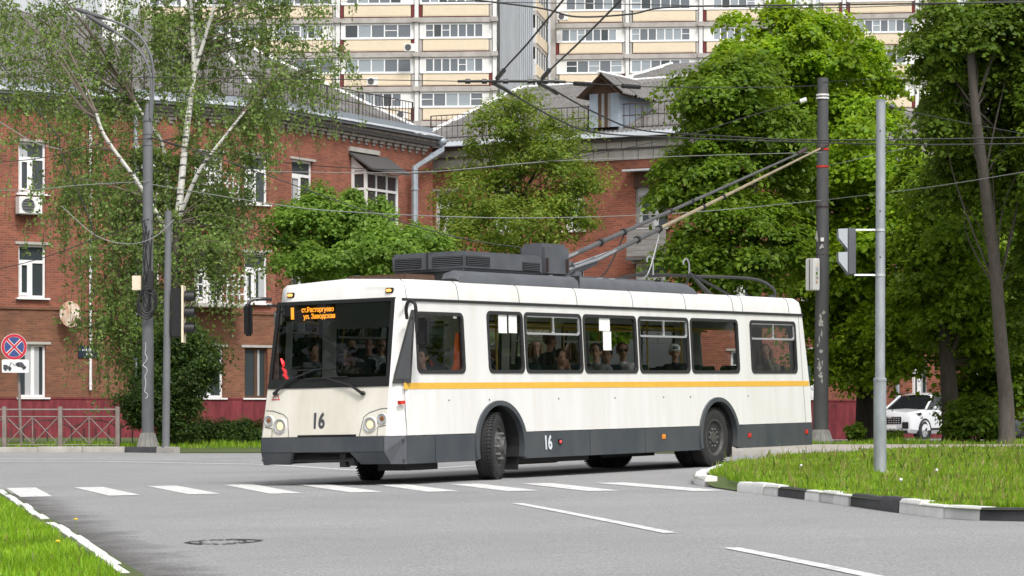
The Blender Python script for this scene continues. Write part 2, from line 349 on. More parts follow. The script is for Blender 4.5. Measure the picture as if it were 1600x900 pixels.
pav = loop_surface('pavement', [(p.x, p.y+.16) for p in fr]+[(16, 64.5), (4, 65.5)], .135, 'pavement', 3); pav['kind'] = 'structure'
ver2 = loop_surface('tree_verge', [(4.2, 65.3), (16, 64.3), (50, 62), (50, 84), (7.2, 84)], VG, 'turf', 1.5); ver2['kind'] = 'structure'
# painted markings, children of the road
def strip(pxs, name, up=.005, wpx=None, wid=None):
    m = MB()
    if wid:
        c = catmull([G(*p) for p in pxs], 8); L = []; Rr = []
        for i, p in enumerate(c):
            t = c[min(i+1, len(c)-1)]-c[max(i-1, 0)]; t.z = 0; t.normalize(); nn = Vector((-t.y, t.x, 0))*wid/2
            for s_, o in ((1, L), (-1, Rr)):
                q = p+nn*s_; o.append(Vector((q.x, q.y, g(q.x, q.y)+up)))
        k = len(c); m.add(L+Rr, [(i, i+1, k+i+1, k+i) for i in range(k-1)])
    else:
        q = [G(*p) for p in pxs]; k = 10
        A = [q[0].lerp(q[3], i/k) for i in range(k+1)]; B = [q[1].lerp(q[2], i/k) for i in range(k+1)]
        V = [Vector((p.x, p.y, g(p.x, p.y)+up)) for p in A+B]; m.add(V, [(i, i+1, k+2+i, k+1+i) for i in range(k)])
    return m.build(name, 'marking', road)
zt = [(10, 763), (115, 762), (230, 760), (350, 758), (460, 757), (583, 757), (703, 757), (815, 756), (928, 755)]
zb = [(32, 777), (170, 775), (295, 773), (422, 772), (548, 770), (668, 769), (793, 768), (918, 768), (1085, 768)]
for i, (a, b) in enumerate(zip(zt, zb)):
    w1 = 46; w2 = 50
    strip([a, (a[0]+w1, a[1]-.8), (b[0]+w2, b[1]-1), b], 'crossing_stripe')
strip([(808, 787), (860, 796.5), (950, 814), (1048, 833.5)], 'lane_dash', wid=.11)
strip([(1142, 856.5), (1200, 868), (1290, 886), (1420, 913)], 'lane_dash', wid=.11)
strip([(-20, 721), (150, 721.5), (300, 724), (450, 728), (600, 737.5)], 'lane_line', wid=.15)
strip([(-20, 717), (200, 718), (400, 721)], 'lane_line', wid=.10)
strip([(640, 735.5), (740, 727.5), (850, 722), (960, 717)], 'lane_line', wid=.15)
# a cracked manhole surround
m = MB(); c = G(348, 847)
for k in range(26):
    a = k/26*2*math.pi; b = a+random.uniform(.16, .34)
    for rr, ww in ((.62, .09), (.40, .05)):
        if rr < .5 and random.random() < .35: continue
        r1 = rr*random.uniform(.92, 1.06); q = []
        for t, s_ in ((a, -1), (b, -1), (b, 1), (a, 1)):
            x = c.x+(r1+s_*ww*random.uniform(.3, 1))*math.cos(t)*.44; y = c.y+(r1+s_*ww*random.uniform(.3, 1))*math.sin(t)*.62; q.append((x, y, g(x, y)+.0045+k*.00002))
        m.add(q, [(0, 1, 2, 3)])
tag(m.build('road_crack', 'tar', road), None)
# grit and dirt lying in the gutter along the left kerb
m = MB(); cl = [p.copy() for p in edgeL]; wds = (-.02, .35, .8, 1.3); vs = []
for i, p in enumerate(cl):
    t = cl[min(i+1, len(cl)-1)]-cl[max(i-1, 0)]; t.normalize(); nn = Vector((-t.y, t.x, 0))
    if nn.x < 0: nn = -nn
    for w_ in wds:
        q = p+nn*w_; vs.append((q.x, q.y, g(q.x, q.y)+.0035))
m.add(vs, [(i*4+j, i*4+j+1, i*4+j+5, i*4+j+4) for i in range(len(cl)-1) for j in range(3)])
mat('dirt', (.085, .08, .075), .95); n = M['dirt'].node_tree; L_ = n.links; pb_ = n.nodes['Principled BSDF']; ou = n.nodes['Material Output']
at = n.nodes.new('ShaderNodeAttribute'); at.attribute_name = 'spread'; tc = n.nodes.new('ShaderNodeTexCoord'); nz = n.nodes.new('ShaderNodeTexNoise'); nz.inputs['Scale'].default_value = 1.6; nz.inputs['Detail'].default_value = 10; nz.inputs['Roughness'].default_value = .8
L_.new(tc.outputs['Object'], nz.inputs['Vector']); ad = n.nodes.new('ShaderNodeMath'); ad.operation = 'ADD'; L_.new(at.outputs['Fac'], ad.inputs[0]); L_.new(nz.outputs['Fac'], ad.inputs[1])
rp = n.nodes.new('ShaderNodeValToRGB'); rp.color_ramp.elements[0].position = .62; rp.color_ramp.elements[1].position = 1.0; rp.color_ramp.elements[1].color = (.75, .75, .75, 1); sc_ = n.nodes.new('ShaderNodeMath'); sc_.operation = 'MULTIPLY'; sc_.inputs[1].default_value = .7
L_.new(ad.outputs[0], sc_.inputs[0]); L_.new(sc_.outputs[0], rp.inputs[0]); tb = n.nodes.new('ShaderNodeBsdfTransparent'); mx = n.nodes.new('ShaderNodeMixShader')
L_.new(rp.outputs[0], mx.inputs[0]); L_.new(tb.outputs[0], mx.inputs[1]); L_.new(pb_.outputs[0], mx.inputs[2]); L_.new(mx.outputs[0], ou.inputs[0])
do = m.build('gutter_dirt', 'dirt', road); a_ = do.data.attributes.new('spread', 'FLOAT', 'POINT'); a_.data.foreach_set('value', [(.85, .55, .25, 0)[i % 4] for i in range(len(do.data.vertices))])
# ------------------------------------------------------------------ grass blades
def inside(poly, x, y):
    px = np.array([p[0] for p in poly]); py = np.array([p[1] for p in poly]); c = np.zeros(len(x), bool); j = len(px)-1
    for i in range(len(px)):
        cond = ((py[i] > y) != (py[j] > y)) & (x < (px[j]-px[i])*(y-py[i])/(py[j]-py[i]+1e-12)+px[i]); c ^= cond; j = i
    return c
gv_ = np.vectorize(g)
def raw_mesh(name, verts, loops_idx, sizes, material, parent=None, kind=None):
    me = bpy.data.meshes.new(name); nv = len(verts); me.vertices.add(nv); me.vertices.foreach_set('co', np.ascontiguousarray(verts, np.float32).ravel())
    me.loops.add(len(loops_idx)); me.loops.foreach_set('vertex_index', np.ascontiguousarray(loops_idx, np.int32))
    me.polygons.add(len(sizes)); st = np.concatenate([[0], np.cumsum(sizes)[:-1]]).astype(np.int32)
    me.polygons.foreach_set('loop_start', st); me.update(calc_edges=True)
    o = place(me, name, material, parent)
    if kind: o['kind'] = kind
    return o
leafmat('lawn_blade', (.14, .31, .010), (.21, .40, .014), (.33, .49, .035), .4); leafmat('blade_weed', (.06, .14, .012), (.22, .25, .05), (.36, .31, .12), .35)
def grass(name, poly, n, h0, h1, up, material, label, box, parent=None, wd=.006, cluster=True, inset=True):
    x0, x1, y0, y1 = box
    # denser towards the camera
    y = y0+(y1-y0)*rng.random(n*2)**1.7; x = x0+(x1-x0)*rng.random(n*2)
    if cluster:
        den = .55+.45*np.sin(x*2.1+np.sin(y*1.3)*2)*np.sin(y*1.7+x*.6); keep = rng.random(n*2) < .35+.65*den; x = x[keep]; y = y[keep]
    if inset: cx, cy = np.mean([p[0] for p in poly]), np.mean([p[1] for p in poly]); poly = poly if not inset else [(p[0]+.32*(cx-p[0])/math.hypot(cx-p[0], cy-p[1]), p[1]+.5*(cy-p[1])/math.hypot(cx-p[0], cy-p[1])) for p in poly]
    k = inside(poly, x, y); x = x[k][:n]; y = y[k][:n]; N = len(x)
    z = gv_(x, y)+up
    hv = .75+.5*(.5+.5*np.sin(x*1.9+1.3*np.sin(y*.9)+y*.7))
    h = (h0+(h1-h0)*rng.random(N)**1.6)*hv; a = rng.random(N)*2*np.pi; b = rng.random(N)*2*np.pi; ln = rng.random(N)*.55*h
    w_ = wd*(.7+.6*rng.random(N))*(y/25.0).clip(.8, 2.0)
    base = np.stack([x, y, z], 1); dx = np.stack([np.cos(a), np.sin(a), 0*a], 1)*w_[:, None]
    le_ = np.stack([np.cos(b), np.sin(b), 0*b], 1)*ln[:, None]; upv = np.array([0, 0, 1.0])
    v0 = base-dx; v1 = base+dx; mid = base+le_*.3+upv*(h*.6)[:, None]; v2 = mid+dx*.75; v3 = mid-dx*.75; v4 = base+le_+upv*h[:, None]
    V = np.stack([v0, v1, v2, v3, v4], 1).reshape(-1, 3); o = np.arange(N)[:, None]*5
    L = np.concatenate([o+np.array([0, 1, 2, 3]), o+np.array([3, 2, 4])], 1).ravel(); S = np.tile([4, 3], N)
    ob = raw_mesh(name, V, L, S, material, parent, 'stuff'); tag(ob, label, 'grass'); return ob
pR = [(p.x, p.y) for p in outR]; pL = [(p.x-.19, p.y) for p in outL]
grass('grass', pR, 160000, .035, .10, .08, 'blade', 'bright green rough grass growing on the island on the right', (2.2, 10.5, 22, 57))
grass('tall_grass', pR, 1500, .13, .30, .08, 'blade_dry', 'tall pale seeding grass stalks standing in the right island', (2.2, 10.5, 22, 57), wd=.0035, cluster=False)
grass('grass', pL, 110000, .045, .10, .05, 'lawn_blade', 'short bright lawn grass in the near left corner', (-7.2, -1.5, 13, 34), wd=.005, inset=False)
grass('weeds', pR, 5000, .05, .16, .08, 'blade_weed', 'patches of darker and drier weeds mixed into the right island grass', (2.2, 10.5, 22, 57), wd=.011)
grass('weeds', pL, 1500, .04, .12, .05, 'blade_weed', 'darker weeds mixed into the near left lawn', (-7.2, -1.5, 13, 34), wd=.009, inset=False)
pv = [(-30, 61.9), (-6, 61.5), (7, 60.4), (7, 80), (-30, 80)]
grass('grass', pv, 9000, .06, .18, .08, 'blade', 'strip of grass along the far kerb below the shrubs on the left', (-12.5, 3, 60.3, 66))
pv2 = [(4.3, 65.4), (16, 64.4), (16, 75), (5, 75)]
grass('grass', pv2, 7000, .06, .20, .09, 'blade', 'strip of weedy grass along the back edge of the far pavement', (4, 16, 64.3, 67.5))
def dandelion(p, kind, h):
    e = empty('dandelion', p)
    MB().tube([(0, 0, 0), (.01, 0, h*.5), (.0, .01, h)], .003, 5).build('stem', 'blade_mat' if 0 else 'stem_green', e)
    MB().ell((0, 0.01, h+.015), (.017, .017, .016 if kind else .008), 8, 5).build('head', 'puff' if kind else 'petal', e)
    return e
mat('stem_green', (.12, .2, .03), .7); mat('puff', (.72, .72, .68), .95); mat('petal', (.8, .55, .02), .7)
for i, (x, y, k) in enumerate(((118, 828, 0), (282, 868 if 0 else 840, 1), (90, 868, 0))):
    if x > 200: continue
    p = G(x, y+8, .05); tag(dandelion(p, k, .11), ['yellow dandelion in the left lawn, nearest the white kerb', '', 'yellow dandelion in the middle of the left lawn', 'yellow dandelion in the left lawn lowest in the picture', 'yellow dandelion in the left lawn at the left picture edge'][i], 'dandelion', 'dandelions in the left lawn')
for i, (x, y) in enumerate(((1464, 752), (1408, 770), (1252, 742))):
    p = G(x, y+8, .09); tag(dandelion(p, 1, .15), ['white dandelion clock in the island grass right of the galvanised post', 'white dandelion clock in the island grass nearest the painted kerb', 'white dandelion clock in the island grass left of the galvanised post'][i], 'dandelion', 'dandelion clocks on the right island')
# ------------------------------------------------------------------ brick buildings
def line_u(A, B, px):
    """distance along wall A->B (xy) of the view ray through column px"""
    t = (px-800)/F; dx, dy = B.x-A.x, B.y-A.y; s = (t*A.y-A.x)/(dx-t*dy); return s*math.hypot(dx, dy)
def wall_frame(A, B):
    return frame(Vector((A.x, A.y, 0)), (B.x-A.x, B.y-A.y, 0), (0, 0, 1))   # local y points into the building
def wall(bld, A, B, ztop, holes, material, plinth_top=1.3, zbot=-.9):
    fm = wall_frame(A, B); L = math.hypot(B.x-A.x, B.y-A.y)
    fn = lambda u, v, o: (u, o, v)
    MB().face([[(0, zbot), (L, zbot), (L, ztop), (0, ztop)]]+[[(a, c), (b, c), (b, d), (a, d)] for a, b, c, d in holes], fn, .35).build('wall', material, bld, False, mw=fm)
    m = MB(); m.box((-.05, -.07, zbot), (L+.05, -.003, plinth_top)); m.box((-.05, -.10, zbot), (L+.05, -.072, .55)); m.box((-.05, -.09, plinth_top), (L+.05, -.003, plinth_top+.05))
    m.build('plinth', 'plinth', bld, mw=fm)
    return fm, L
def window(bld, fm, a, b, c, d, style='pvc', name='window', lintel=True, fr='pvc', pane='pane'):
    m = MB(); t = .075; y0, y1 = .10, .17
    W = b-a; H = d-c
    m.box((a, y0, c), (a+t, y1, d)); m.box((b-t, y0, c), (b, y1, d)); m.box((a+t, y0, c), (b-t, y1, c+t)); m.box((a+t, y0, d-t), (b-t, y1, d))
    px = [(a+t, b-t, c+t, d-t)]
    if style == 'pvc':          # fixed light above, two casements below
        zt = d-H*.32; xm = a+W*.48
        m.box((a+t, y0, zt-.05), (b-t, y1, zt+.05)); m.box((xm-.06, y0, c+t), (xm+.06, y1, zt-.05))
        m.box((a+t, y0-.02, c+t), (a+t+.07, y0-.001, zt-.05)); m.box((xm-.13, y0-.02, c+t), (xm-.062, y0-.001, zt-.05)); m.box((a+t+.07, y0-.02, c+t), (xm-.13, y0-.001, c+t+.09)); m.box((a+t+.07, y0-.02, zt-.12), (xm-.13, y0-.001, zt-.05))
        px = [(a+t, b-t, zt+.05, d-t), (a+t, xm-.06, c+t, zt-.05), (xm+.06, b-t, c+t, zt-.05)]
    elif style == 'two':
        xm = a+W*.55; m.box((xm-.06, y0, c+t), (xm+.06, y1, d-t)); px = [(a+t, xm-.06, c+t, d-t), (xm+.06, b-t, c+t, d-t)]
    o = m.build(name, fr, bld, mw=fm)
    for i, (p, q, r_, s_) in enumerate(px):
        MB().box((p, .13, r_), (q, .138, s_)).build('pane', pane, o)
        if random.random() < .65:
            k = p+(q-p)*random.choice((.35, .5, .6)); x0, x1 = (p, k) if random.random() < .5 else (k, q)
            mm = MB(); nn = 9
            vs = [(x0+(x1-x0)*j/nn, .122+.003*math.sin(j*2.3), z) for z in (r_, s_) for j in range(nn+1)]; mm.add(vs, [(j, j+1, nn+2+j, nn+1+j) for j in range(nn)]); mm.build('curtain', 'curtain', o)
    MB().box((a-.10, -.12, c-.06), (b+.10, .10, c-.005)).build('sill', 'pvc', o)
    if lintel: MB().box((a-.12, -.03, d+.002), (b+.16, .10, d+.085)).build('lintel', 'stone', o)
    rv = MB(); rv.box((a-.002, .172, c-.4), (b+.002, .9, c-.39)); rv.box((a-.3, 1.2, c-.3), (b+.3, 1.22, d+.3)); rv.build('room', 'interior_dark', o)
    return o
def corrug(w_, h_, poly=None, amp=.048, pitch=.193, ox=0, oy=0, tilt=.02):
    """one corrugated sheet, local x along the eave, y up the slope; clipped by a convex polygon"""
    n = int(round(w_/pitch*4)); b = bmesh.new(); rows = []
    for y in (oy-.08, oy+h_):
        rows.append([b.verts.new((ox+w_*i/n, y, amp*math.cos(2*math.pi*(ox+w_*i/n)/pitch)+(tilt if y < oy else 0))) for i in range(n+1)])
    for i in range(n): b.faces.new((rows[0][i], rows[0][i+1], rows[1][i+1], rows[1][i]))
    if poly:
        k = len(poly)
        for i in range(k):
            p, q = Vector(poly[i]), Vector(poly[(i+1) % k]); e = q-p
            bmesh.ops.bisect_plane(b, geom=b.verts[:]+b.edges[:]+b.faces[:], plane_co=(p.x, p.y, 0), plane_no=(e.y, -e.x, 0), clear_outer=True)
            if not b.faces: b.free(); return None
    me = bpy.data.meshes.new('roof_sheet'); b.to_mesh(me); b.free()
    me.polygons.foreach_set('use_smooth', [True]*len(me.polygons)); me.materials.append(M['slate']); return me
def sheet_roof(parent, pts, sw=1.155, sh=1.5, name='roof_sheet'):
    """corrugated sheets over a planar convex outline; pts[0]->pts[1] is the eave"""
    o = pts[0]; x = (pts[1]-pts[0]).normalized(); nrm = x.cross(pts[-1]-pts[0]).normalized()
    if nrm.z < 0: nrm = -nrm
    y = nrm.cross(x); fm = Matrix.Identity(4)
    for i, a in enumerate((x, y, nrm)): fm[0][i], fm[1][i], fm[2][i] = a
    fm.translation = o
    poly = [((p-o).dot(x), (p-o).dot(y)) for p in pts]
    area = sum(poly[i][0]*poly[(i+1) % len(poly)][1]-poly[(i+1) % len(poly)][0]*poly[i][1] for i in range(len(poly)))
    if area < 0: poly = poly[::-1]
    X0, X1 = min(p[0] for p in poly), max(p[0] for p in poly); Y1 = max(p[1] for p in poly)
    base = MB(); base.add([fm@Vector((p[0], p[1], -.08)) for p in poly], [tuple(range(len(poly)))]); ro = base.build('roof', 'wood', parent)
    j = 0
    full = corrug(sw, sh)
    ins = lambda a, b: all((poly[(i+1) % len(poly)][0]-poly[i][0])*(b-poly[i][1])-(poly[(i+1) % len(poly)][1]-poly[i][1])*(a-poly[i][0]) >= -1e-6 for i in range(len(poly)))
    for jj in range(int(math.ceil(Y1/sh))):
        for ii in range(int(math.floor(X0/sw)), int(math.ceil(X1/sw))):
            a, b = ii*sw, jj*sh
            tl = Matrix.Translation((0, 0, random.uniform(0, .012)))
            if all(ins(p, q) for p, q in ((a, b), (a+sw, b), (a, b+sh), (a+sw, b+sh))):
                place(full, name, None, ro, fm @ Matrix.Translation((a, b, 0)) @ tl)
            else:
                me = corrug(sw, sh, poly, ox=a, oy=b)
                if me: place(me, name, None, ro, fm @ tl)
    return ro, fm
def ridge(parent, a, b, r=.13):
    n = max(2, int((b-a).length/.35)); m = MB()
    for i in range(n):
        m.tube([a.lerp(b, i/n)+Vector((0, 0, .03)), a.lerp(b, (i+.86)/n)+Vector((0, 0, .03))], r*.8, 6)
    m.build('ridge_cap', 'ridge_white', parent)
def railing(parent, pts, h=1.0, post=2.2, bar=.24, name='railing'):
    """roof railing: a part with posts, rails and bars"""
    r = empty(name); r.parent = parent
    ln = resample(pts, post)
    for a in ln: MB().tube([a, a+Vector((0, 0, h))], .028, 5).build('post', 'iron', r); 
    for k in (.08, .55, 1.0):
        m = MB(); m.tube([p+Vector((0, 0, h*k)) for p in pts], .02, 5); m.build('rail', 'iron', r)
    m = MB()
    for a in resample(pts, bar): m.tube([a+Vector((0, 0, h*.08)), a+Vector((0, 0, h))], .011, 4, False)
    m.build('bars', 'iron', r); return r
def flatP(px, d): return Vector(((px-800)*d/F, d, 0))
# --- corner building on the left
A0, A1, A2 = flatP(-90, 86.9), flatP(430, 93.6), flatP(676, 103.2)
EZ = 11.15
BA = empty('brick_house', (A1.x, A1.y, -.3)); BA.matrix_world = Matrix.Identity(4)
tag(BA, 'three-storey red brick corner house behind the birch, with dark red plinth and bracketed cornice', 'building')
rows = [(1.36, 3.07), (4.58, 6.3), (7.95, 9.62)]
def cols_(A, B, pxs): return [(line_u(A, B, a), line_u(A, B, b)) for a, b in pxs]
cA = cols_(A0, A1, [(29, 72), (128, 168), (212, 250), (303, 349), (382, 418)]); cB = cols_(A1, A2, [(456, 489), (549, 599)])
hA = [(a, b, r0, r1) for i, (a, b) in enumerate(cA) for k, (r0, r1) in enumerate(rows) if not (i == 1)]
hB = [(cB[0][0], cB[0][1], r0, r1) for r0, r1 in rows]+[(cB[1][0]+.1, cB[1][1]-.1, r0, r1) for r0, r1 in rows]
fA, LA = wall(BA, A0, A1, EZ, hA, 'brick'); fB, LB = wall(BA, A1, A2, EZ, hB, 'brick')
# the lower two storeys of the long wall are of browner brick
MB().face([[(0, 1.36), (LA, 1.36), (LA, 4.2), (0, 4.2)]]+[[(a, c), (b, c), (b, d), (a, d)] for a, b, c, d in hA if c < 2], lambda u, v, o: (u, -.006+o, v), .004).build('ground_storey_facing', 'brick_brown', BA, False, mw=fA)
MB().box((0, -.05, 4.2), (LA, -.003, 4.28)).build('string_course', 'brick_brown', BA, mw=fA)
for i, (a, b) in enumerate(cA):
    for k, (r0, r1) in enumerate(rows):
        if i == 1: continue
        st = 'two' if k == 0 else 'pvc'
        window(BA, fA, a, b, r0, r1, st, fr='pvc' if not (i == 4 and k == 0) else 'wood')
for r0, r1 in rows: window(BA, fB, cB[0][0], cB[0][1], r0, r1)
for r0, r1 in rows[:2]: window(BA, fB, cB[1][0]+.1, cB[1][1]-.1, r0, r1)
# glazed box balcony with lean-to roof
a, b = cB[1]; bx = MB(); dp = .62; z0, z1, zr = 7.55, 9.5, 10.0
for x in (a, b-.1):
    for y in (-dp, -.1): bx.box((x, y, z0), (x+.1, y+.1, z1 if y < -.5 else zr))
for z in (z0, z0+.0, z1-.12, z0+1.25):
    bx.box((a+.1, -dp+.005, z), (b-.1, -dp+.095, z+.09)); bx.box((a+.005, -dp+.1, z), (a+.095, -.1, z+.09)); bx.box((b-.095, -dp+.1, z), (b-.005, -.1, z+.09))
for k in (.33, .66): bx.box((a+(b-a)*k-.03, -dp+.01, z0+.09), (a+(b-a)*k+.03, -dp+.09, z1-.12))
bo = bx.build('box_balcony', 'pvc', BA, mw=fB)
for k in range(3): MB().box((a+.1+(b-a-.2)*k/3, -dp+.05, z0+.09), (a+.1+(b-a-.2)*(k+1)/3, -dp+.056, z1-.1)).build('pane', 'pane', bo)
MB().box((a+.05, -dp+.1, z0+.09), (a+.056, -.1, z1)).build('pane', 'pane', bo); MB().box((b-.056, -dp+.1, z0+.09), (b-.05, -.1, z1)).build('pane', 'pane', bo)
MB().box((a-.1, -dp-.15, z0-.14), (b+.1, -.003, z0-.01)).build('balcony_slab', 'pvc', bo)
MB().add([(a-.2, -dp-.35, z1-.02), (b+.25, -dp-.35, z1-.02), (b+.25, .02, zr+.12), (a-.2, .02, zr+.12), (a-.2, -dp-.35, z1+.05), (b+.25, -dp-.35, z1+.05), (b+.25, .02, zr+.2), (a-.2, .02, zr+.2)], [(0, 3, 2, 1), (4, 5, 6, 7), (0, 1, 5, 4), (1, 2, 6, 5), (2, 3, 7, 6), (3, 0, 4, 7)]).build('balcony_roof', 'felt', bo)
MB().box((a-.2, -.1, zr+.2), (b-.4, .3, zr+.36)).build('roof_upstand', 'stone', bo)
MB().add([(a+.02, -dp+.02, z1), (a+.02, -.02, z1), (a+.02, -.02, zr), (a+.04, -dp+.02, z1), (a+.04, -.02, z1), (a+.04, -.02, zr)], [(0, 1, 2), (3, 5, 4), (0, 3, 4, 1), (1, 4, 5, 2), (2, 5, 3, 0)]).build('gable', 'pvc', bo)
# white balconies half hidden by the birch
for zc in (4.5, 7.9):
    a, b = cA[3]; m = MB(); m.box((a-.35, -.95, zc-.12), (b+.35, -.02, zc)); bb = m.build('balcony', 'stone', BA, mw=fA)
    for i in range(9): MB().box((a-.33+(b-a+.66)*i/8-.03, -.93, zc), (a-.33+(b-a+.66)*i/8+.03, -.87, zc+.9)).build('baluster', 'pvc', bb)
    MB().box((a-.37, -.95, zc+.9), (b+.37, -.85, zc+.98)).build('balcony_rail', 'pvc', bb)
    for k in (.3, .6): MB().box((a-.37, -.925, zc+k), (b+.37, -.875, zc+k+.05)).build('balcony_rail', 'pvc', bb)
# cornice: corbel blocks, dark band, flashing, gutter
cb = MB()
for k, (w_, z_) in enumerate(((.09, -.62), (.17, -.5), (.25, -.38))): cb.box((-w_, -.05-.05*k, z_), (w_, -.002, z_+.105))
cme = cb.mesh('corbel', bevel=.008); cme.materials.append(M['corbel'])
for fm, L in ((fA, LA), (fB, LB)):
    for i in range(int(L/.52)): place(cme, 'corbel', None, BA, fm @ Matrix.Translation((.26+i*.52, 0, EZ-.03)))
    for k, (y, z) in enumerate(((-.2, -.28), (-.26, -.17))):
        for i in range(int(L/.27)): MB().box((i*.27+.006, y, EZ+z), (i*.27+.258, -.003+.2*0, EZ+z+.09)).build('cornice_brick', 'corbel', BA, False, mw=fm)
    MB().box((-.02, -.24, EZ-.295), (L+.02, -.004, EZ-.06)).build('cornice_bed', 'stone_dark', BA, mw=fm)
    MB().box((-.1, -.42, EZ-.055), (L+.1, .3, EZ+.03)).build('eaves_board', 'gutter', BA, mw=fm)
    MB().add([(-.1, -.5, EZ+.035), (L+.1, -.5, EZ+.035), (L+.1, .75, EZ+.42), (-.1, .75, EZ+.42), (-.1, -.5, EZ+.055), (L+.1, -.5, EZ+.055), (L+.1, .75, EZ+.44), (-.1, .75, EZ+.44)], [(0, 3, 2, 1), (4, 5, 6, 7), (0, 1, 5, 4), (1, 2, 6, 5), (2, 3, 7, 6), (3, 0, 4, 7)]).build('eaves_flashing', 'flashing', BA, mw=fm)
    MB().box((-.1, .05, EZ+.2), (L+.1, .1, EZ+.42)).build('snow_board', 'gutter', BA, mw=fm)
def up(p, z): return Vector((p.x, p.y, z))
RA1 = P(322, 44, 101.5); RA0 = RA1+(A0-A1)*1.15
inn = lambda fm, L: [fm@Vector((0, .5, EZ+.33)), fm@Vector((L, .5, EZ+.33))]
e0, e1 = inn(fA, LA); e1b, e2 = inn(fB, LB)
em = (e1+e1b)/2; em.z = EZ+.33
r1, _ = sheet_roof(BA, [e0, em, RA1, RA0]); r2, _ = sheet_roof(BA, [em, e2, RA1])
ridge(r2, e2, RA1); ridge(r1, em, RA1, .08)
bk = MB(); far2 = up(A2, EZ)+Vector((-9, 12, 0)); bk.add([RA0, RA1, e2, far2, up(A0, EZ)+Vector((-7, 13, 0))], [(0, 1, 3, 4), (1, 2, 3)]); bk.build('back_roof', 'slate', BA)
bw = MB(); bw.quad(up(A2, -.9), up(A2, EZ), up(far2, EZ), up(far2, -.9)); bw.build('side_wall', 'brick', BA)
railing(BA, [fA@Vector((LA*.62, .75, EZ+.45)), fA@Vector((LA, .75, EZ+.45)), fB@Vector((.4, .75, EZ+.45)), fB@Vector((LB-.2, .75, EZ+.45))], .95)
# chimney block
cz = P(178, 130, 97); m = MB(); m.box((cz.x-.36, cz.y-.3, cz.z-1.6), (cz.x+.36, cz.y+.5, cz.z+4.2)); ch = m.build('chimney', 'hr_white', BA)
MB().box((cz.x-.42, cz.y-.36, cz.z+4.2), (cz.x+.42, cz.y+.56, cz.z+4.35)).build('chimney_cap', 'stone', ch)
# downpipes
def pipe(parent, pts, r=.07, m_='downpipe', name='downpipe'):
    o = MB().tube(pts, r, 8).build(name, m_, parent)
    for a, b in zip(pts[:-1], pts[1:]):
        if (b-a).length > 1.5:
            for k in np.arange(.8, (b-a).length, 1.6): 
                d = (b-a).normalized(); q = a+d*k; MB().tube([q-d*.03, q+d*.03], r*1.2, 8).build('collar', m_, o)
    return o
cn = fB@Vector((LB+.05, -.35, EZ)); c2_ = P(648, 262, 101.2)
pipe(BA, [cn, cn+Vector((0, 0, -.45)), c2_, Vector((c2_.x, c2_.y, 0))], .13)
a = line_u(A0, A1, 139); pipe(BA, [fA@Vector((a, -.12, 10.6)), fA@Vector((a, -.12, 1.6))], .045, 'pvc')
a = line_u(A0, A1, 209); pipe(BA, [fA@Vector((a, -.14, 10.7)), fA@Vector((a, -.14, .6))], .07)
MB().ell(cn+Vector((0, 0, -.1)), (.22, .22, .18), 10, 6).build('rainwater_head', 'downpipe', BA)
# things fixed to the wall
def ac_unit(mw, label, group, s=1.0):
    e = empty('air_conditioner', mw=mw @ Matrix.Scale(s, 4)); m = MB(); m.box((-.40, -.32, 0), (.40, 0, .56)); m.build('casing', 'hr_white', e, bevel=.02)
    MB().lathe([(.225, 0), (.225, .02), (.20, .02), (.2, .005)], 20, Matrix.Translation((-.1, -.321, .28)) @ Matrix.Rotation(R(90), 4, 'X')).build('fan_grille', 'pole_grey', e)
    m = MB()
    for k in range(4): m.box((-.1-.19, -.345, .14+k*.09), (-.1+.19, -.335, .155+k*.09))
    m.build('guard_bars', 'iron', e)
    m = MB(); m.box((-.35, -.3, -.05), (-.30, .05, -.003)); m.box((.30, -.3, -.05), (.35, .05, -.003)); m.build('bracket', 'iron', e)
    tag(e, label, 'air conditioner', group); return e
a = line_u(A0, A1, 40); ac_unit(fA @ Matrix.Translation((a, -.1, 7.25)), 'white air conditioner below the top-floor window of the brick house', 'air conditioners')
a = line_u(A0, A1, 101); dsh = empty('satellite_dish', mw=fA @ Matrix.Translation((a, -.45, 4.05)))
MB().lathe([(.0, .07), (.16, .05), (.34, 0), (.35, .015), (.17, .068), (.0, .088)], 24, Matrix.Rotation(R(-100), 4, 'X') @ Matrix.Rotation(R(20), 4, 'Y') @ Matrix.Diagonal((1, 1.25, -1, 1))).build('reflector', 'rust', dsh)
MB().tube([(0, 0, -.1), (0, .1, -.35), (0, .44, -.35)], .022, 6).build('wall_arm', 'iron', dsh); MB().tube([(0, -.02, -.4), (-.1, -.42, -.1)], .012, 5).build('feed_arm', 'iron', dsh)
tag(dsh, 'rusty white satellite dish on the brick wall among birch leaves', 'dish')
a = line_u(A0, A1, 137); pl = empty('house_plate', mw=fA @ Matrix.Translation((a, -.03, 2.85)))
MB().box((-.36, -.02, -.19), (.36, 0, .19)).build('panel', 'plate_blue', pl); m = MB()
for k in range(7): m.box((-.22+k*.065, -.024, .03), (-.18+k*.065, -.021, .03+random.choice((.05, .08))))
for k in range(4): m.box((-.08+k*.065, -.024, -.1), (-.04+k*.065, -.021, -.1+random.choice((.05, .07))))
m.build('print', 'digits_light', pl); tag(pl, 'small dark blue street-name plate on the brick wall', 'sign')
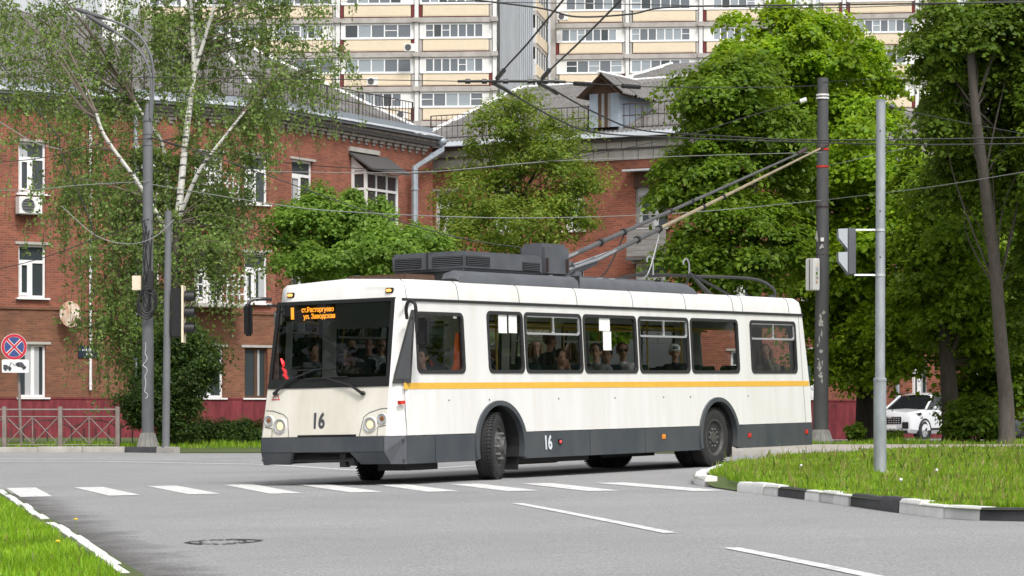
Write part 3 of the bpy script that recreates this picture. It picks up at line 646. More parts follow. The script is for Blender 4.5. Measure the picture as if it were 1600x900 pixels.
# --- second brick building, set back in the middle
B0, B1 = flatP(640, 105.3), flatP(1352, 95.9)
BB = empty('brick_house'); tag(BB, 'red brick house in the middle with grey corrugated roof, dormer and pale stone frieze', 'building')
cw = cols_(B0, B1, [(680, 712), (770, 802), (880, 912), (992, 1044), (1140, 1180), (1250, 1290)])
hB2 = [(a, b, r0, r1) for a, b in cw for r0, r1 in rows[:2]]+[(a, b, 7.6, 9.3) for a, b in cw]
fC, LC = wall(BB, B0, B1, 10.95, hB2, 'brick', 1.25)
for i, (a, b) in enumerate(cw):
    for k, (r0, r1) in enumerate(rows[:2]+[(7.6, 9.3)]):
        if i == 3 and k == 2:
            o = window(BB, fC, a, b, r0-.2+.2, r1-.0, 'pvc', fr='wood_grey', lintel=False)
            for q in range(8): MB().box((a-.02+(b-a+.04)*q/8+.004, -.09, 9.12), (a-.02+(b-a+.04)*(q+1)/8-.004, -.05, 9.62)).build('board', 'wood', o)
            MB().box((a-.25, -.55, 9.66), (b+.1, .05, 9.73)).build('canopy', 'flashing', o)
            for q in range(5): MB().box((a-.02, -.62, 6.55+q*.2), (b+.2, -.58, 6.74+q*.2)).build('balcony_board', 'wood_grey', o)
            MB().box((a-.05, -.65, 6.4), (b+.25, -.003, 6.53)).build('balcony_slab', 'stone_dark', o)
        else: window(BB, fC, a, b, r0, r1)
for i in range(int(LC/.62)):     # frieze of pale blocks in two courses
    for z0, z1, y in ((10.13, 10.5, -.08), (10.56, 10.8, -.2)):
        MB().box((i*.62+.012, y, z0), (i*.62+.6, -.003, z1)).build('frieze_block', 'stone', BB, False, mw=fC)
MB().box((0, -.16, 10.503), (LC, -.004, 10.557)).build('frieze_band', 'stone_dark', BB, mw=fC); MB().box((0, -.35, 10.803), (LC, -.004, 10.9)).build('soffit', 'stone_dark', BB, mw=fC)
MB().add([(0, -.6, 10.92), (LC, -.6, 10.92), (LC, .6, 11.25), (0, .6, 11.25), (0, -.6, 10.95), (LC, -.6, 10.95), (LC, .6, 11.28), (0, .6, 11.28)], [(0, 3, 2, 1), (4, 5, 6, 7), (0, 1, 5, 4), (1, 2, 6, 5), (2, 3, 7, 6), (3, 0, 4, 7)]).build('eaves_flashing', 'flashing', BB, mw=fC)
b0, b1 = fC@Vector((-.4, .4, 11.2)), fC@Vector((LC, .4, 11.2))
q0 = P(815, 138, 112); q1 = q0+(b1-b0)*.80; q1.z = q0.z
rB, fRB = sheet_roof(BB, [b0, b1, q1, q0]); ridge(rB, b0, q0); ridge(rB, q0, q1, .09)
bk = MB(); bl = b0+Vector((2, 14, 0)); bk.add([b0, q0, q1, b1+Vector((2, 14, 0)), bl], [(0, 1, 4), (1, 2, 3, 4)]); bk.build('back_roof', 'slate', BB)
p0 = P(966, 128, 113); p1 = P(1050, 101, 118); p2 = p1+(b1-b0).normalized()*5; p3 = p0+(b1-b0).normalized()*7
r3, _ = sheet_roof(BB, [p0, p3, p2, p1]); ridge(r3, p0, p1)
railing(BB, [fC@Vector((.5, .75, 11.33)), fC@Vector((LC*.85, .75, 11.33))], .95, 2.3)
# dormer
dm = empty('dormer'); dm.parent = BB
dc = P(944, 186, 101.6); fd = frame(dc, (B1.x-B0.x, B1.y-B0.y, 0), (0, 0, 1)); hw = .62; dh = .95; dl = 2.6
m = MB(); m.box((-hw, 0, -.3), (-.27, .12, dh)); m.box((.27, 0, -.3), (hw, .12, dh)); m.box((-hw, .122, -.6), (-hw+.1, dl, dh)); m.box((hw-.1, .122, -.6), (hw, dl, dh)); m.build('cheek', 'dormer_blue', dm, mw=fd)
for k in range(4): MB().box((-.265+k*.1325, .03, -.3), (-.145+k*.1325, .07, dh)).build('door_board', 'wood_grey' if k % 2 else 'wood', dm, mw=fd)
MB().add([(-hw-.2, .0, dh), (hw+.2, 0, dh), (0, 0, dh+.62), (-hw-.2, .1, dh), (hw+.2, .1, dh), (0, .1, dh+.62)], [(0, 1, 2), (5, 4, 3), (0, 3, 4, 1), (1, 4, 5, 2), (2, 5, 3, 0)]).build('gable', 'wood', dm, mw=fd)
for s_ in (-1, 1):
    ds = MB(); pp = [Vector((s_*(hw+.38), -.45, dh-.1)), Vector((s_*(hw+.38), dl, dh-.1)), Vector((0, dl, dh+.72)), Vector((0, -.45, dh+.72))]
    pp = [fd@p for p in pp]
    ro_, _ = sheet_roof(BB, pp, 1.02, 1.2); ro_.name = 'dormer_roof'
MB().tube([fd@Vector((0, -.5, dh+.75)), fd@Vector((0, dl, dh+.75))], .07, 6).build('ridge_cap', 'ridge_white', dm)
# --- third brick house glimpsed behind the parked car
C0, C1 = flatP(1300, 141), flatP(1720, 136); BC = empty('brick_house'); tag(BC, 'distant brick house behind the white car, mostly hidden by trees', 'building')
cc = cols_(C0, C1, [(1350, 1380), (1425, 1448), (1510, 1540), (1590, 1620)]); rC = [(1.6, 3.6), (5.4, 7.4), (9.2, 11.2)]
fE, LE = wall(BC, C0, C1, 13.6, [(a, b, *r_) for a, b in cc for r_ in rC], 'brick', 1.1, -1.6)
for a, b in cc:
    for r_ in rC: window(BC, fE, a, b, *r_)
sheet_roof(BC, [fE@Vector((0, -.4, 13.6)), fE@Vector((LE, -.4, 13.6)), fE@Vector((LE, 8, 17)), fE@Vector((0, 8, 17))], 2.3, 2.4)
a = line_u(C0, C1, 1433-30); pipe(BC, [fE@Vector((a, -.1, 13.4)), fE@Vector((a, -.1, 0))], .1)

# ------------------------------------------------------------------ panel high-rises
def tower(name, label, A, B, bays, y0, per, zlo, ztop, ydir_extra=None):
    """A,B wall ends; bays: list of (u0,u1); per floor: window band, cream panel, slab"""
    e = empty(name); fm = wall_frame(A, B); L = math.hypot(B.x-A.x, B.y-A.y)
    MB().box((0, 1.3, -3), (L, 14, ztop)).build('core', 'hr_white', e, mw=fm)
    nf = int((ztop-2-zlo)/per)+1
    for u0, u1 in bays:
        MB().box((u1+.02, -.1, zlo-3), (u1+.34, 1.295, ztop)).build('pilaster', 'hr_white', e, mw=fm)
    for k in range(nf):
        z = zlo+k*per                       # bottom of the slab
        for bi, (u0, u1) in enumerate(bays):
            a, b = u0+.05, u1
            MB().box((a, -.02, z), (b, 1.29, z+.42)).build('slab', 'hr_concrete', e, mw=fm)
            MB().box((a+.3, -.03, z+.425), (b-.3, .12, z+.50)).build('slab_edge', 'hr_red', e, mw=fm)
            for ux in (a, b-.25): MB().box((ux, -.05, z+.425), (ux+.22, .9, z+.425+1.0)).build('balcony_side', 'hr_red' if random.random() < .5 else 'hr_concrete', e, mw=fm)
            m = MB(); nr = int((b-a-.75)/.2); bw_ = (b-a-.75)/nr
            pb = MB(); pb.box((a+.3, -.06, z+.5), (b-.3, .06, z+1.46)); po = pb.build('balcony_panel', 'hr_cream', e, mw=fm)
            for q in range(nr): m.box((a+.38+q*bw_, -.085, z+.58), (a+.38+q*bw_+bw_*.62, -.062, z+1.36))
            m.build('panel_ribs', 'hr_cream', po)
            MB().box((b-.1, -.3, z+.02), (b+.46, -.105, z+.40)).build('bracket_block', 'hr_concrete', e, mw=fm)
            MB().box((a+.1, -.12, z+1.462), (b-.1, .1, z+1.53)).build('sill', 'pvc', e, mw=fm)
            off = random.choice((.15, .5, .9, .35)); wl_, wr = a+off, b-random.choice((.3, .8, 1.1))
            zt, zb = z+per-.01, z+1.53
            MB().face([[(a+.02, zb), (b-.02, zb), (b-.02, zt), (a+.02, zt)], [(wl_, zb+.06), (wr, zb+.06), (wr, zt-.1), (wl_, zt-.1)]], lambda u, v, o: (u, .12+o, v), .1).build('infill_wall', 'hr_white', e, False, mw=fm)
            n_ = random.choice((5, 6, 6, 7)); fw = (wr-wl_)/n_; wf = MB()
            for q in range(n_+1): wf.box((wl_+q*fw-.05, .10, zb+.06), (wl_+q*fw+.05, .2, zt-.1))
            wf.box((wl_+.05, .105, zb+.06), (wr-.05, .195, zb+.13)); wf.box((wl_+.05, .105, zt-.17), (wr-.05, .195, zt-.1)); wo = wf.build('window', 'pvc', e, mw=fm)
            for q in range(n_):
                c_ = random.choice(('pane', 'pane_mid', 'pane_mid', 'pane_light', 'pane_light', 'pane_mid'))
                MB().box((wl_+q*fw+.05, .14, zb+.13), (wl_+(q+1)*fw-.05, .15, zt-.17)).build('pane', c_, wo, False)
                if random.random() < .25: MB().box((wl_+q*fw+.05, .12, (zb+zt)/2), (wl_+(q+1)*fw-.05, .139, (zb+zt)/2+.06)).build('transom', 'pvc', wo, False)
    tag(e, label, 'apartment block'); return e, fm, L
D1 = 224.0; k1 = D1/F
zat = lambda y, d: CH+(HZ-y)*d/F
T0, T1 = flatP(215, 226), flatP(781, 224)
uu = [line_u(T0, T1, x) for x in (215, 310, 416, 531, 654, 776)]
tw1, fT1, LT1 = tower('high_rise', 'cream and white panel apartment block rising behind the brick houses, left of the sky gap', T0, T1, list(zip(uu[:-1], [u-.34 for u in uu[1:]])), 0, 54*k1, zat(88+54*2, D1), zat(-90, D1))
# end wall and rear balconies of the first block
ex = LT1; m = MB(); m.box((ex+.02, 0, -3), (ex+.06, 12, zat(-90, D1))); m.build('end_wall', 'hr_grey', tw1, mw=fT1)
e1_ = P(783, 100, 224.4); e2_ = P(812, 100, 236); e3_ = P(833, 100, 238); e4_ = P(851, 100, 246)
for nm, a, b, mt in (('end_wall', e1_, e2_, 'hr_grey'), ('ribbed_wall', e2_, e3_, 'hr_grey2')):
    m = MB(); m.quad(up(a, -3), up(b, -3), up(b, zat(-90, 224)), up(a, zat(-90, 224))); m.build(nm, mt, tw1)
m = MB()
for k in range(7):
    p = e2_.lerp(e3_, (k+.5)/7); m.box((p.x-.045, p.y-.14, -3), (p.x+.045, p.y-.02, zat(-90, 224)))
m.build('wall_ribs', 'hr_grey', tw1)
for k in range(6):
    z = zat(178-k*50, 240); d = (e4_-e3_); d.z = 0; fm = frame(Vector((e3_.x, e3_.y, z)), d, (0, 0, 1)); Lh = d.length
    sb = MB().box((0, -.3, 0), (Lh, 2, .35)).build('slab', 'hr_concrete', tw1, mw=fm); MB().box((0, -.35, .36), (Lh, -.2, 1.3)).build('balcony_panel', 'hr_cream', tw1, mw=fm)
    wf = MB()
    for q in range(6): wf.box((Lh*q/5-.05, -.3, 1.32), (Lh*q/5+.05, -.2, 2.75))
    wo = wf.build('window', 'pvc', tw1, mw=fm)
    for q in range(5): MB().box((Lh*q/5+.05, -.26, 1.32), (Lh*(q+1)/5-.05, -.25, 2.75)).build('pane', 'pane_mid' if q % 2 else 'pane', wo, False)
D2 = 245.0; k2 = D2/F
T2, T3 = flatP(862, 245), flatP(1275, 243); uu = [line_u(T2, T3, x) for x in (868, 983, 1098, 1200, 1275)]
tw2, fT2, LT2 = tower('high_rise', 'cream and white panel apartment block behind the dormer roof, right of the sky gap', T2, T3, list(zip(uu[:-1], [u-.34 for u in uu[1:]])), 0, 49*k2, zat(93+49*2, D2), zat(-90, D2))
MB().box((-.1, -.15, -3), (.36, 1.29, zat(-90, D2))).build('pilaster', 'hr_concrete', tw2, mw=fT2)
T4, T5 = flatP(1280, 243.5), flatP(1500, 242); uu = [line_u(T4, T5, x) for x in (1280, 1322, 1436, 1500)]
tw3, _, _ = tower('high_rise', 'cream and white panel apartment block section glimpsed between the two big trees on the right', T4, T5, list(zip(uu[:-1], [u-.34 for u in uu[1:]])), 0, 49*k2, zat(83+49*2, D2), zat(-90, D2))
for i, (px, py, dd, lb) in enumerate(((640, 75, 224.0, 'beside the pilaster, highest on the left cream block'), (582, 128, 224.0, 'in mid panel, second lowest on the left cream block'), (628, 180, 224.2, 'lowest on the left cream block above the roof railing'), (879, 26, 244.4, 'at the left corner of the right cream block near the top edge'))):
    p = P(px, py+6, dd-.5); ac_unit(Matrix.Translation(p), 'white air conditioner '+lb, 'air conditioners', 1.15)
# ------------------------------------------------------------------ trolleybus
TH = math.asin(.5446); U = Vector((math.sin(TH), math.cos(TH), 0)); V_ = Vector((-math.cos(TH), math.sin(TH), 0))
O = flatP(636, 35.8)-U*.15; O.z = g(O.x, O.y)
n_ = Vector((-.02, 0, 1)).normalized()
ux = (U+Vector((0, 0, .02*U.x))).normalized(); vy = n_.cross(ux)
BM = Matrix.Identity(4)
for i, a in enumerate((ux, vy, n_)): BM[0][i], BM[1][i], BM[2][i] = a
BM.translation = O
bus = empty('trolleybus', mw=BM)
tag(bus, 'white trolleybus number 16 with yellow stripe and grey skirt turning at the crossing', 'trolleybus')
Wd, LN = 2.36, 11.86
def sx(px, w_=0.0):                      # station along the bus for a photo column at lateral position w_
    t = (px-800)/F; x0 = O.x+V_.x*w_; y0 = O.y+V_.y*w_
    return (t*y0-x0)/(U.x-t*U.y)
def tum(z): return .065*max(0, z-.65)/1.8
def sf(z): return .34*max(0, z-.65)/1.85   # raked front
def sr(z): return LN-.16*max(0, z-1.2)/1.25
near = lambda s, z, o=0: (s, tum(z)+o, z)
far = lambda s, z, o=0: (s, Wd-tum(z)-o, z)
ZS, ZB, ZG = .65, .275, 2.45
fw, rw = sx(783), sx(1124); RA = .60
def arch(c, r, up_=True, n=18, zc=.47, zmin=ZS):
    a0 = math.asin((zmin-zc)/r); return [(c+r*math.cos(a), zc+r*math.sin(a)) for a in np.linspace(math.pi-a0, a0, n)]
wpx = [(638, 733), (771, 825.5), (829, 917), (920.5, 1002.5), (1006.5, 1084), (1087.5, 1161), (1180.5, 1251)]
WZ0, WZ1 = 1.475, 2.31
wins = [(sx(a)+.0, sx(b)) for a, b in wpx]
wins[0] = (.49, wins[0][1])
def side_outline():
    o = [(.15+sf(ZS), ZS)]+arch(fw, RA)+arch(rw, RA)+[(sr(ZS), ZS), (LN, 1.2), (sr(ZG), ZG), (.15+sf(ZG), ZG)]; return o
hz = [rrect(a, WZ0 if i else 1.47, b, WZ1 if i else 2.27, .09) for i, (a, b) in enumerate(wins)]
MB().face([side_outline()]+[h[::-1] for h in hz], lambda u, v, o: near(u, v, o), .03).build('side_panel', 'white_paint', bus, False)
# far side with doors
fwin = [(1.75, 3.0), (3.2, 4.5), (6.2, 7.5), (7.7, 9.0), (10.2, 11.3)]; fdoor = [(.45, 1.4), (4.75, 5.95), (9.15, 10.05)]
MB().face([side_outline()]+[rrect(a, WZ0, b, WZ1, .09)[::-1] for a, b in fwin]+[rrect(a, 1.0, b, WZ1, .06)[::-1] for a, b in fdoor], lambda u, v, o: far(u, v, o), .03).build('side_panel', 'white_paint', bus, False)
def wframe(a, b, z0, z1, fn, sliding, parent=bus, r=.09, glass='bus_glass', name='window'):
    o = MB().face([rrect(a-.012, z0-.012, b+.012, z1+.012, r), rrect(a+.035, z0+.035, b-.035, z1-.035, r-.03)[::-1]], lambda u, v, k: fn(u, v, k-.012), .045).build(name, 'rubber', parent)
    MB().face([rrect(a+.03, z0+.03, b-.03, z1-.03, r-.03)], lambda u, v, k: fn(u, v, .018)).build('pane', glass, o, False)
    if sliding:
        zs = z1-(z1-z0)*.36; xm = (a+b)/2+.02; t = .018; loops = [rrect(a+.036, zs, b-.036, z1-.036, .05), rrect(a+.036+t, zs+t*1.6, xm-t/2, z1-.036-t, .03)[::-1], rrect(xm+t/2, zs+t*1.6, b-.036-t, z1-.036-t, .03)[::-1]]
        MB().face(loops, lambda u, v, k: fn(u, v, k-.002), .025).build('sliding_vent_frame', 'alu', o, False)
    return o
for i, (a, b) in enumerate(wins):
    o = wframe(a, b, WZ0 if i else 1.47, WZ1 if i else 2.27, near, i in (2, 4, 6))
for a, b in fwin: wframe(a, b, WZ0, WZ1, far, True)
for a, b in fdoor:
    o = wframe(a, b, 1.0, WZ1, far, False, r=.06, name='door')
    MB().box(((a+b)/2-.05, Wd-.06, .5), ((a+b)/2+.05, Wd-.0, WZ1)).build('door_post', 'rubber', o)
# notices and stickers on the glass
def notice(s0, s1, z0, z1, name='notice', m_='paper'): MB().box((s0, tum(z1)+.006, z0), (s1, tum(z1)+.010, z1)).build(name, m_, bus, False)
ZP = lambda py, s: (HZ-py)*(O.y+U.y*s)/F+CH-g(O.x+U.x*s, O.y+U.y*s)
for x0, x1, y0, y1 in ((790, 803, 489, 520), (806, 818.5, 488.5, 520), (810, 817, 480, 487), (719.5, 724.5, 492, 497), (947, 963.5, 494, 516.5), (952, 964.5, 517.5, 547), (989, 996, 486.5, 494), (1147.5, 1153.5, 491.5, 497.5)):
    s0, s1 = sx(x0), sx(x1); notice(s0, s1, ZP(y1, s0), ZP(y0, s0))
# lower skirt panels with bolts and lights
skirt = [(.155, fw-.60), (fw+.60, sx(920)-.004), (sx(920)+.004, sx(1007)-.004), (sx(1007)+.004, rw-.60), (rw+.60, LN)]
skirt = [(.155, .80), (.81, fw-.58), (fw+.58, sx(922)), (sx(922)+.01, sx(1008)), (sx(1008)+.01, rw-.58), (rw+.58, LN-.003)]
for i, (a, b) in enumerate(skirt):
    for fn in (near, far):
        dz = random.uniform(0, .004)
        MB().face([[(a, ZB), (b, ZB), (b, ZS-.008), (a, ZS-.008)]], lambda u, v, o: fn(u, v, o-.006-dz), .03).build('skirt_panel', 'grey_paint', bus, bevel=.003)
MB().face([[(.15, ZS-.006), (LN, ZS-.006), (LN, ZS+.002), (.15, ZS+.002)]], lambda u, v, o: near(u, v, o+.012), .02).build('skirt_seam', 'rubber', bus) if 0 else None
for c in (fw, rw):
    for fn, nm in ((near, 1), (far, 0)):
        out = [(c+.645*math.cos(a), .47+.62*math.sin(a)) for a in np.linspace(R(197), R(-17), 26)]; inn_ = [(c+.565*math.cos(a), .47+.555*math.sin(a)) for a in np.linspace(R(-17), R(197), 26)]
        MB().face([out+inn_], lambda u, v, o: fn(u, v, o-.035), .09).build('wheel_arch', 'grey_paint' if nm else 'grey_paint', bus)
        wl_ = MB(); k = 14
        for j in range(k):
            a, b = R(197-214*j/k), R(197-214*(j+1)/k)
            q = [(c+.575*math.cos(t), y, .47+.565*math.sin(t)) for t in (a, b) for y in ((.03, .75) if nm else (Wd-.03, Wd-.75))]
            wl_.add(q, [(0, 1, 3, 2)])
        yb = .76 if nm else Wd-.76; wl_.add([(c+.575*math.cos(R(197-214*j/k)), yb, .47+.565*math.sin(R(197-214*j/k))) for j in range(k+1)], [tuple(range(k+1))])
        wl_.build('wheel_well', 'rubber', bus)
# yellow stripe, gutter, seams, rivets
zy = ZP(603, sx(640))
MB().face([[(.16, zy-.042), (sr(zy)-.02, zy-.042), (sr(zy)-.02, zy+.042), (.16, zy+.042)]], lambda u, v, o: near(u, v, o-.003), .004).build('yellow_stripe', 'yellow_paint', bus, False)
MB().face([[(.22, 2.415), (sr(2.43)+.01, 2.415), (sr(2.43)+.01, 2.452), (.22, 2.452)]], lambda u, v, o: near(u, v, o-.02), .03).build('rain_gutter', 'rubber', bus)
MB().face([[(.22, 2.415), (sr(2.43)+.01, 2.415), (sr(2.43)+.01, 2.452), (.22, 2.452)]], lambda u, v, o: far(u, v, o-.02), .03).build('rain_gutter', 'rubber', bus)
for px in (705, 768, 876, 964, 1040, 1082, 1172):
    s = sx(px); MB().face([[(s, 1.09), (s+.022, 1.09), (s+.022, 1.112), (s, 1.112)]], lambda u, v, o: near(u, v, o-.004), .006).build('rivet', 'rubber', bus)
for s, hh in ((sx(637), ZS+.0),): MB().face([[(s, ZS), (s+.008, ZS), (s+.008, 1.46), (s, 1.46)]], lambda u, v, o: near(u, v, o-.002), .004).build('panel_seam', 'digits', bus, False)
s = sr(1.5)-.18
MB().face([[(s, ZS), (s+.008, ZS), (s-.07, 2.41), (s-.078, 2.41)]], lambda u, v, o: near(u, v, o-.002), .004).build('panel_seam', 'digits', bus, False)
# ----- roof, with rounded cove and front dome
def rsec(s, k, zin=0):
    wa = tum(2.45)+zin; h = k
    pts = [(wa, 2.45), (wa+.012, 2.45+.11*h), (wa+.04, 2.45+.215*h), (wa+.11, 2.45+.262*h), (.7, 2.45+.288*h), (Wd/2, 2.45+.31*h)]
    pts += [(Wd-a, z) for a, z in pts[::-1][1:]]; return [(s, a, z) for a, z in pts]
secs = [rsec(sf(2.45)-.005, .0, .22), rsec(sf(2.45)+.035, .62, .19), rsec(sf(2.45)+.085, .90, .12), rsec(sf(2.45)+.16, .99, .02), rsec(sf(2.45)+.3, 1.0)]
secs += [rsec(s, 1) for s in np.linspace(.8, 11.0, 12)]+[rsec(sr(2.45)-.12, 1), rsec(sr(2.45)-.05, .96), rsec(sr(2.45)-.01, .85), rsec(sr(2.45), .0)]
m = MB(); k = len(secs[0])
for i in range(len(secs)-1):
    m.add(secs[i]+secs[i+1], [(j, j+1, k+j+1, k+j) for j in range(k-1)])
me = m.mesh('roof', True); bm = bmesh.new(); bm.from_mesh(me); bmesh.ops.remove_doubles(bm, verts=bm.verts, dist=.0005); bmesh.ops.recalc_face_normals(bm, faces=bm.faces); bm.to_mesh(me); bm.free()
me.polygons.foreach_set('use_smooth', [True]*len(me.polygons)); place(me, 'roof', 'white_paint', bus)
for px in (647, 728, 823, 913, 1000, 1082, 1156, 1171, 1243):
    s = sx(px); MB().tube([(s, a-.0015 if a < 1 else a, z+.0015) for _, a, z in rsec(s, 1)[:5]], .005, 4).build('roof_seam', 'digits', bus)
# rear wall
MB().face([[(.06, ZB), (Wd-.06, ZB), (Wd-.06, 2.45), (.06, 2.45)], rrect(.35, 1.5, Wd-.35, 2.25, .1)[::-1]], lambda u, v, o: (sr(v)-.004+0*o, u, v)).build('rear_panel', 'white_paint', bus, False)
MB().face([rrect(.33, 1.48, Wd-.33, 2.27, .1)], lambda u, v, o: (sr(v)-.012, u, v)).build('rear_window', 'bus_glass', bus, False)
# ----- front: lower panel, windscreen, corner pillars
CW = .22; CF = .10
frontf = lambda w_, z, o=0: (sf(z)-o, w_, z)
zfb, zft = 1.30, 2.475
MB().face([[(CW, ZS), (Wd-CF, ZS), (Wd-CF-tum(zfb)*.6, zfb), (CW+tum(zfb)*.6, zfb)]], lambda a, b, o: frontf(a, b, -o), .02).build('front_panel', 'front_paint', bus, False)
for nr_ in (True, False):
    k = (lambda w_: w_) if nr_ else (lambda w_: Wd-w_)
    m = MB()
    zz = [ZS, 1.3, 1.6, 2.0, 2.45]
    vs = []
    for z in zz: cw = CW if nr_ else CF; vs += [(sf(z), k(cw+tum(z)*.6), z), (sf(z)+.055, k(cw*.42+tum(z)), z), (.15+sf(z), k(tum(z)), z)]
    m.add(vs, [(i*3+j, i*3+j+1, i*3+j+4, i*3+j+3) for i in range(4) for j in range(2)]); m.build('corner_pillar', 'white_paint', bus)
    if not nr_: continue
    # triangular quarter light on the pillar
    def pf(t, z, o):   # t across the pillar 0..1 from the side edge to the front edge
        a = Vector((.15+sf(z), tum(z), 0)); b = Vector((sf(z), CW+tum(z)*.6, 0)); q = a.lerp(b, t); d = Vector((-(b-a).y, (b-a).x, 0)).normalized()
        return (q.x-abs(d.x)*o-.012, k(q.y-abs(d.y)*o-.012), z)
    MB().face([[(-.1, 1.335), (.86, 1.335), (.80, 1.46), (.12, 2.30), (-.1, 2.30)]], lambda a, b, o: pf(a, b, o+.008), .03).build('quarter_light', 'rubber', bus)
    MB().face([[(.0, 1.39), (.72, 1.39), (.68, 1.46), (.08, 2.2), (.0, 2.2)]], lambda a, b, o: pf(a, b, .043)).build('quarter_pane', 'car_glass', bus, False)
ol = [(CW+.005+tum(zfb)*.6, zfb), (Wd-CF-.005-tum(zfb)*.6, zfb), (Wd-CF-.005-tum(zft)*.6, zft), (CW+.005+tum(zft)*.6, zft)]
il = [(CW+.07, zfb+.13), (Wd-CF-.07, zfb+.13), (Wd-CF-.10, zft-.05), (CW+.10, zft-.05)]
ws = MB().face([ol, il[::-1]], lambda a, b, o: frontf(a, b, .012-o), .03).build('windscreen', 'black_plastic', bus, False)
MB().face([il], lambda a, b, o: frontf(a, b, .0)).build('pane', 'screen_glass', ws, False)
# route display behind the glass
zc, wc = ZP(481, 0)+.03, 1.70
db = MB().box((.36, 1.28, 2.21), (.42, 2.12, 2.43)).build('route_display', 'black_plastic', bus)
fd_ = lambda w_, z: Matrix(((0, 0, -1, .356), (-1, 0, 0, w_), (0, 1, 0, z), (0, 0, 0, 1)))
text('1', .20, 'led', fd_(1.985, 2.31), db, xs=1.15, bold=.012)
text('ст.Расторгуево', .092, 'led', fd_(1.83, 2.355), db, xs=.80, align='LEFT', bold=.002)
text('ул. Заводская', .092, 'led', fd_(1.80, 2.265), db, xs=.86, align='LEFT', bold=.002)
MB().box((.33, 2.14, 2.17), (.34, 2.28, 2.36)).build('paper_card', 'shade_cloth', bus) ; MB().box((.325, 2.14, 2.17), (.328, 2.25, 2.33)).build('paper_card', 'stone', bus)
MB().box((.33, .36, 2.08), (.345, 1.24, 2.42)).build('sun_blind', 'shade_cloth', bus)
# red light figure in the screen corner
m = MB()
for a, b, c_, d in ((2.07, 1.71, 2.03, 1.60), (2.055, 1.585, 1.99, 1.50), (2.04, 1.50, 1.965, 1.42)): m.tube([(.20, a, b), (.20, (a+c_)/2-.012, (b+d)/2), (.20, c_, d)], [.012, .026, .014], 6)
m.build('red_light_ornament', 'led_red', bus)
# roof marker lamps, headlights, indicators
for wq in (.36, Wd-.36):
    MB().box((sf(2.55)-.035, wq-.045, 2.545), (sf(2.55)+.06, wq+.045, 2.585)).build('marker_lamp', 'lamp_amber', bus, bevel=.01); MB().box((sf(2.55)-.02, wq-.06, 2.53), (sf(2.55)+.07, wq+.06, 2.60)).build('lamp_base', 'black_plastic', bus, bevel=.01)
RY = Matrix.Rotation(R(-90), 4, 'Y')
def headlight(wc_, zc_, r, lamp, name):
    o = MB().lathe([(r*1.14, 0), (r*1.12, .022), (r*1.05, .028), (r*1.0, .0)], 24, Matrix.Translation((sf(zc_)+.0, wc_, zc_)) @ RY).build(name, 'white_paint', bus)
    MB().lathe([(r*.98, .004), (r*.8, .022), (r*.35, .032), (.004, .034)], 20, Matrix.Translation((sf(zc_), wc_, zc_)) @ RY).build('lens', lamp, o)
    MB().lathe([(r*1.03, .028), (r*1.03, .038), (r*.93, .038), (r*.93, .02)], 24, Matrix.Translation((sf(zc_), wc_, zc_)) @ RY).build('bezel', 'alu', o)
mat('lens_dark', (.22, .08, .03), .1, spec=.8)
headlight(.47, .80, .095, 'lamp_on', 'headlight'); headlight(Wd-.40, .80, .095, 'lamp_on', 'headlight')
headlight(.285, .875, .066, 'lens_dark', 'front_indicator'); headlight(Wd-.20, .875, .066, 'lens_dark', 'front_indicator')
for k in (1, -1):
    c = Wd/2-k*(Wd/2)+(.10 if k < 0 else 0)
    pts = [(c+k*.225, 1.01), (c+k*.34, 1.005), (c+k*.52, .955), (c+k*.60, .90), (c+k*.645, .655)]
    MB().tube([frontf(a, b, .002) for a, b in pts], .005, 4).build('lamp_panel_seam', 'digits', bus)
    MB().tube([frontf(a, b, .002) for a, b in ((c+k*.225, .79), (c+k*.355, .765), (c+k*.36, .655))], .005, 4).build('lamp_panel_seam', 'digits', bus)
# bumper: faceted with cut-away bottom centre
bp = [(CW, .655), (Wd-CW, .655), (Wd-CW, .46), (Wd-CW-.02, .30), (Wd-.47, .275), (Wd-.62, .43), (.75, .43), (.62, .30), (CW, .275)]
m = MB(); bl = lambda w_, z: -.035 if z > .44 else -.035+(.44-z)*.5
MB().face([[(CW, .645), (Wd-CF, .645), (Wd-CF, .44), (CW, .44)]], lambda a, b, o: (-.035+o, a, b), .1).build('bumper', 'grey_paint', bus, bevel=.008)
for a0, a1 in ((CW, .78), (Wd-CF, Wd-.62)):
    q = [(-.034, a0, .438), (-.034, a1, .438), (.07, a1-(.1 if a0 < 1 else -.12), .28), (.07, a0, .28)]
    MB().add(q+[(x+.06, y, z) for x, y, z in q], [(0, 1, 2, 3), (4, 7, 6, 5), (0, 4, 5, 1), (1, 5, 6, 2), (2, 6, 7, 3), (3, 7, 4, 0)]).build('bumper_lower', 'grey_paint', bus)
for nr_ in (True, False):
    k = (lambda w_: w_) if nr_ else (lambda w_: Wd-w_)
    cw = CW if nr_ else CF
    MB().add([(-.034, k(CW), .647), (.15, k(-.006), .647), (.15, k(-.006), .275), (.075, k(CW-.02), .28), (-.034, k(CW), .44), (.15, k(.1), .647), (.15, k(.1), .275)], [(0, 1, 2, 3, 4), (0, 5, 1), (2, 6, 3)]).build('bumper_corner', 'skirt_light', bus) if 0 else MB().add([(-.034, k(cw), .647), (.148, k(-.008), .647), (.148, k(-.008), .275), (.075, k(cw-.02), .28), (-.034, k(cw), .44)], [(0, 1, 2, 3, 4)]).build('bumper_corner', 'roof_grey', bus, False)
    for z in (.60, .34): MB().ell((.112, k(.012), z), (.02, .02, .02), 8, 5).build('bolt', 'grey_paint', bus)
MB().face([[(.70, .648), (Wd-.70, .648), (Wd-.70, .675), (.70, .675)]], lambda a, b, o: (-.008+o, a, b), .02).build('bonnet_gap', 'black_plastic', bus)
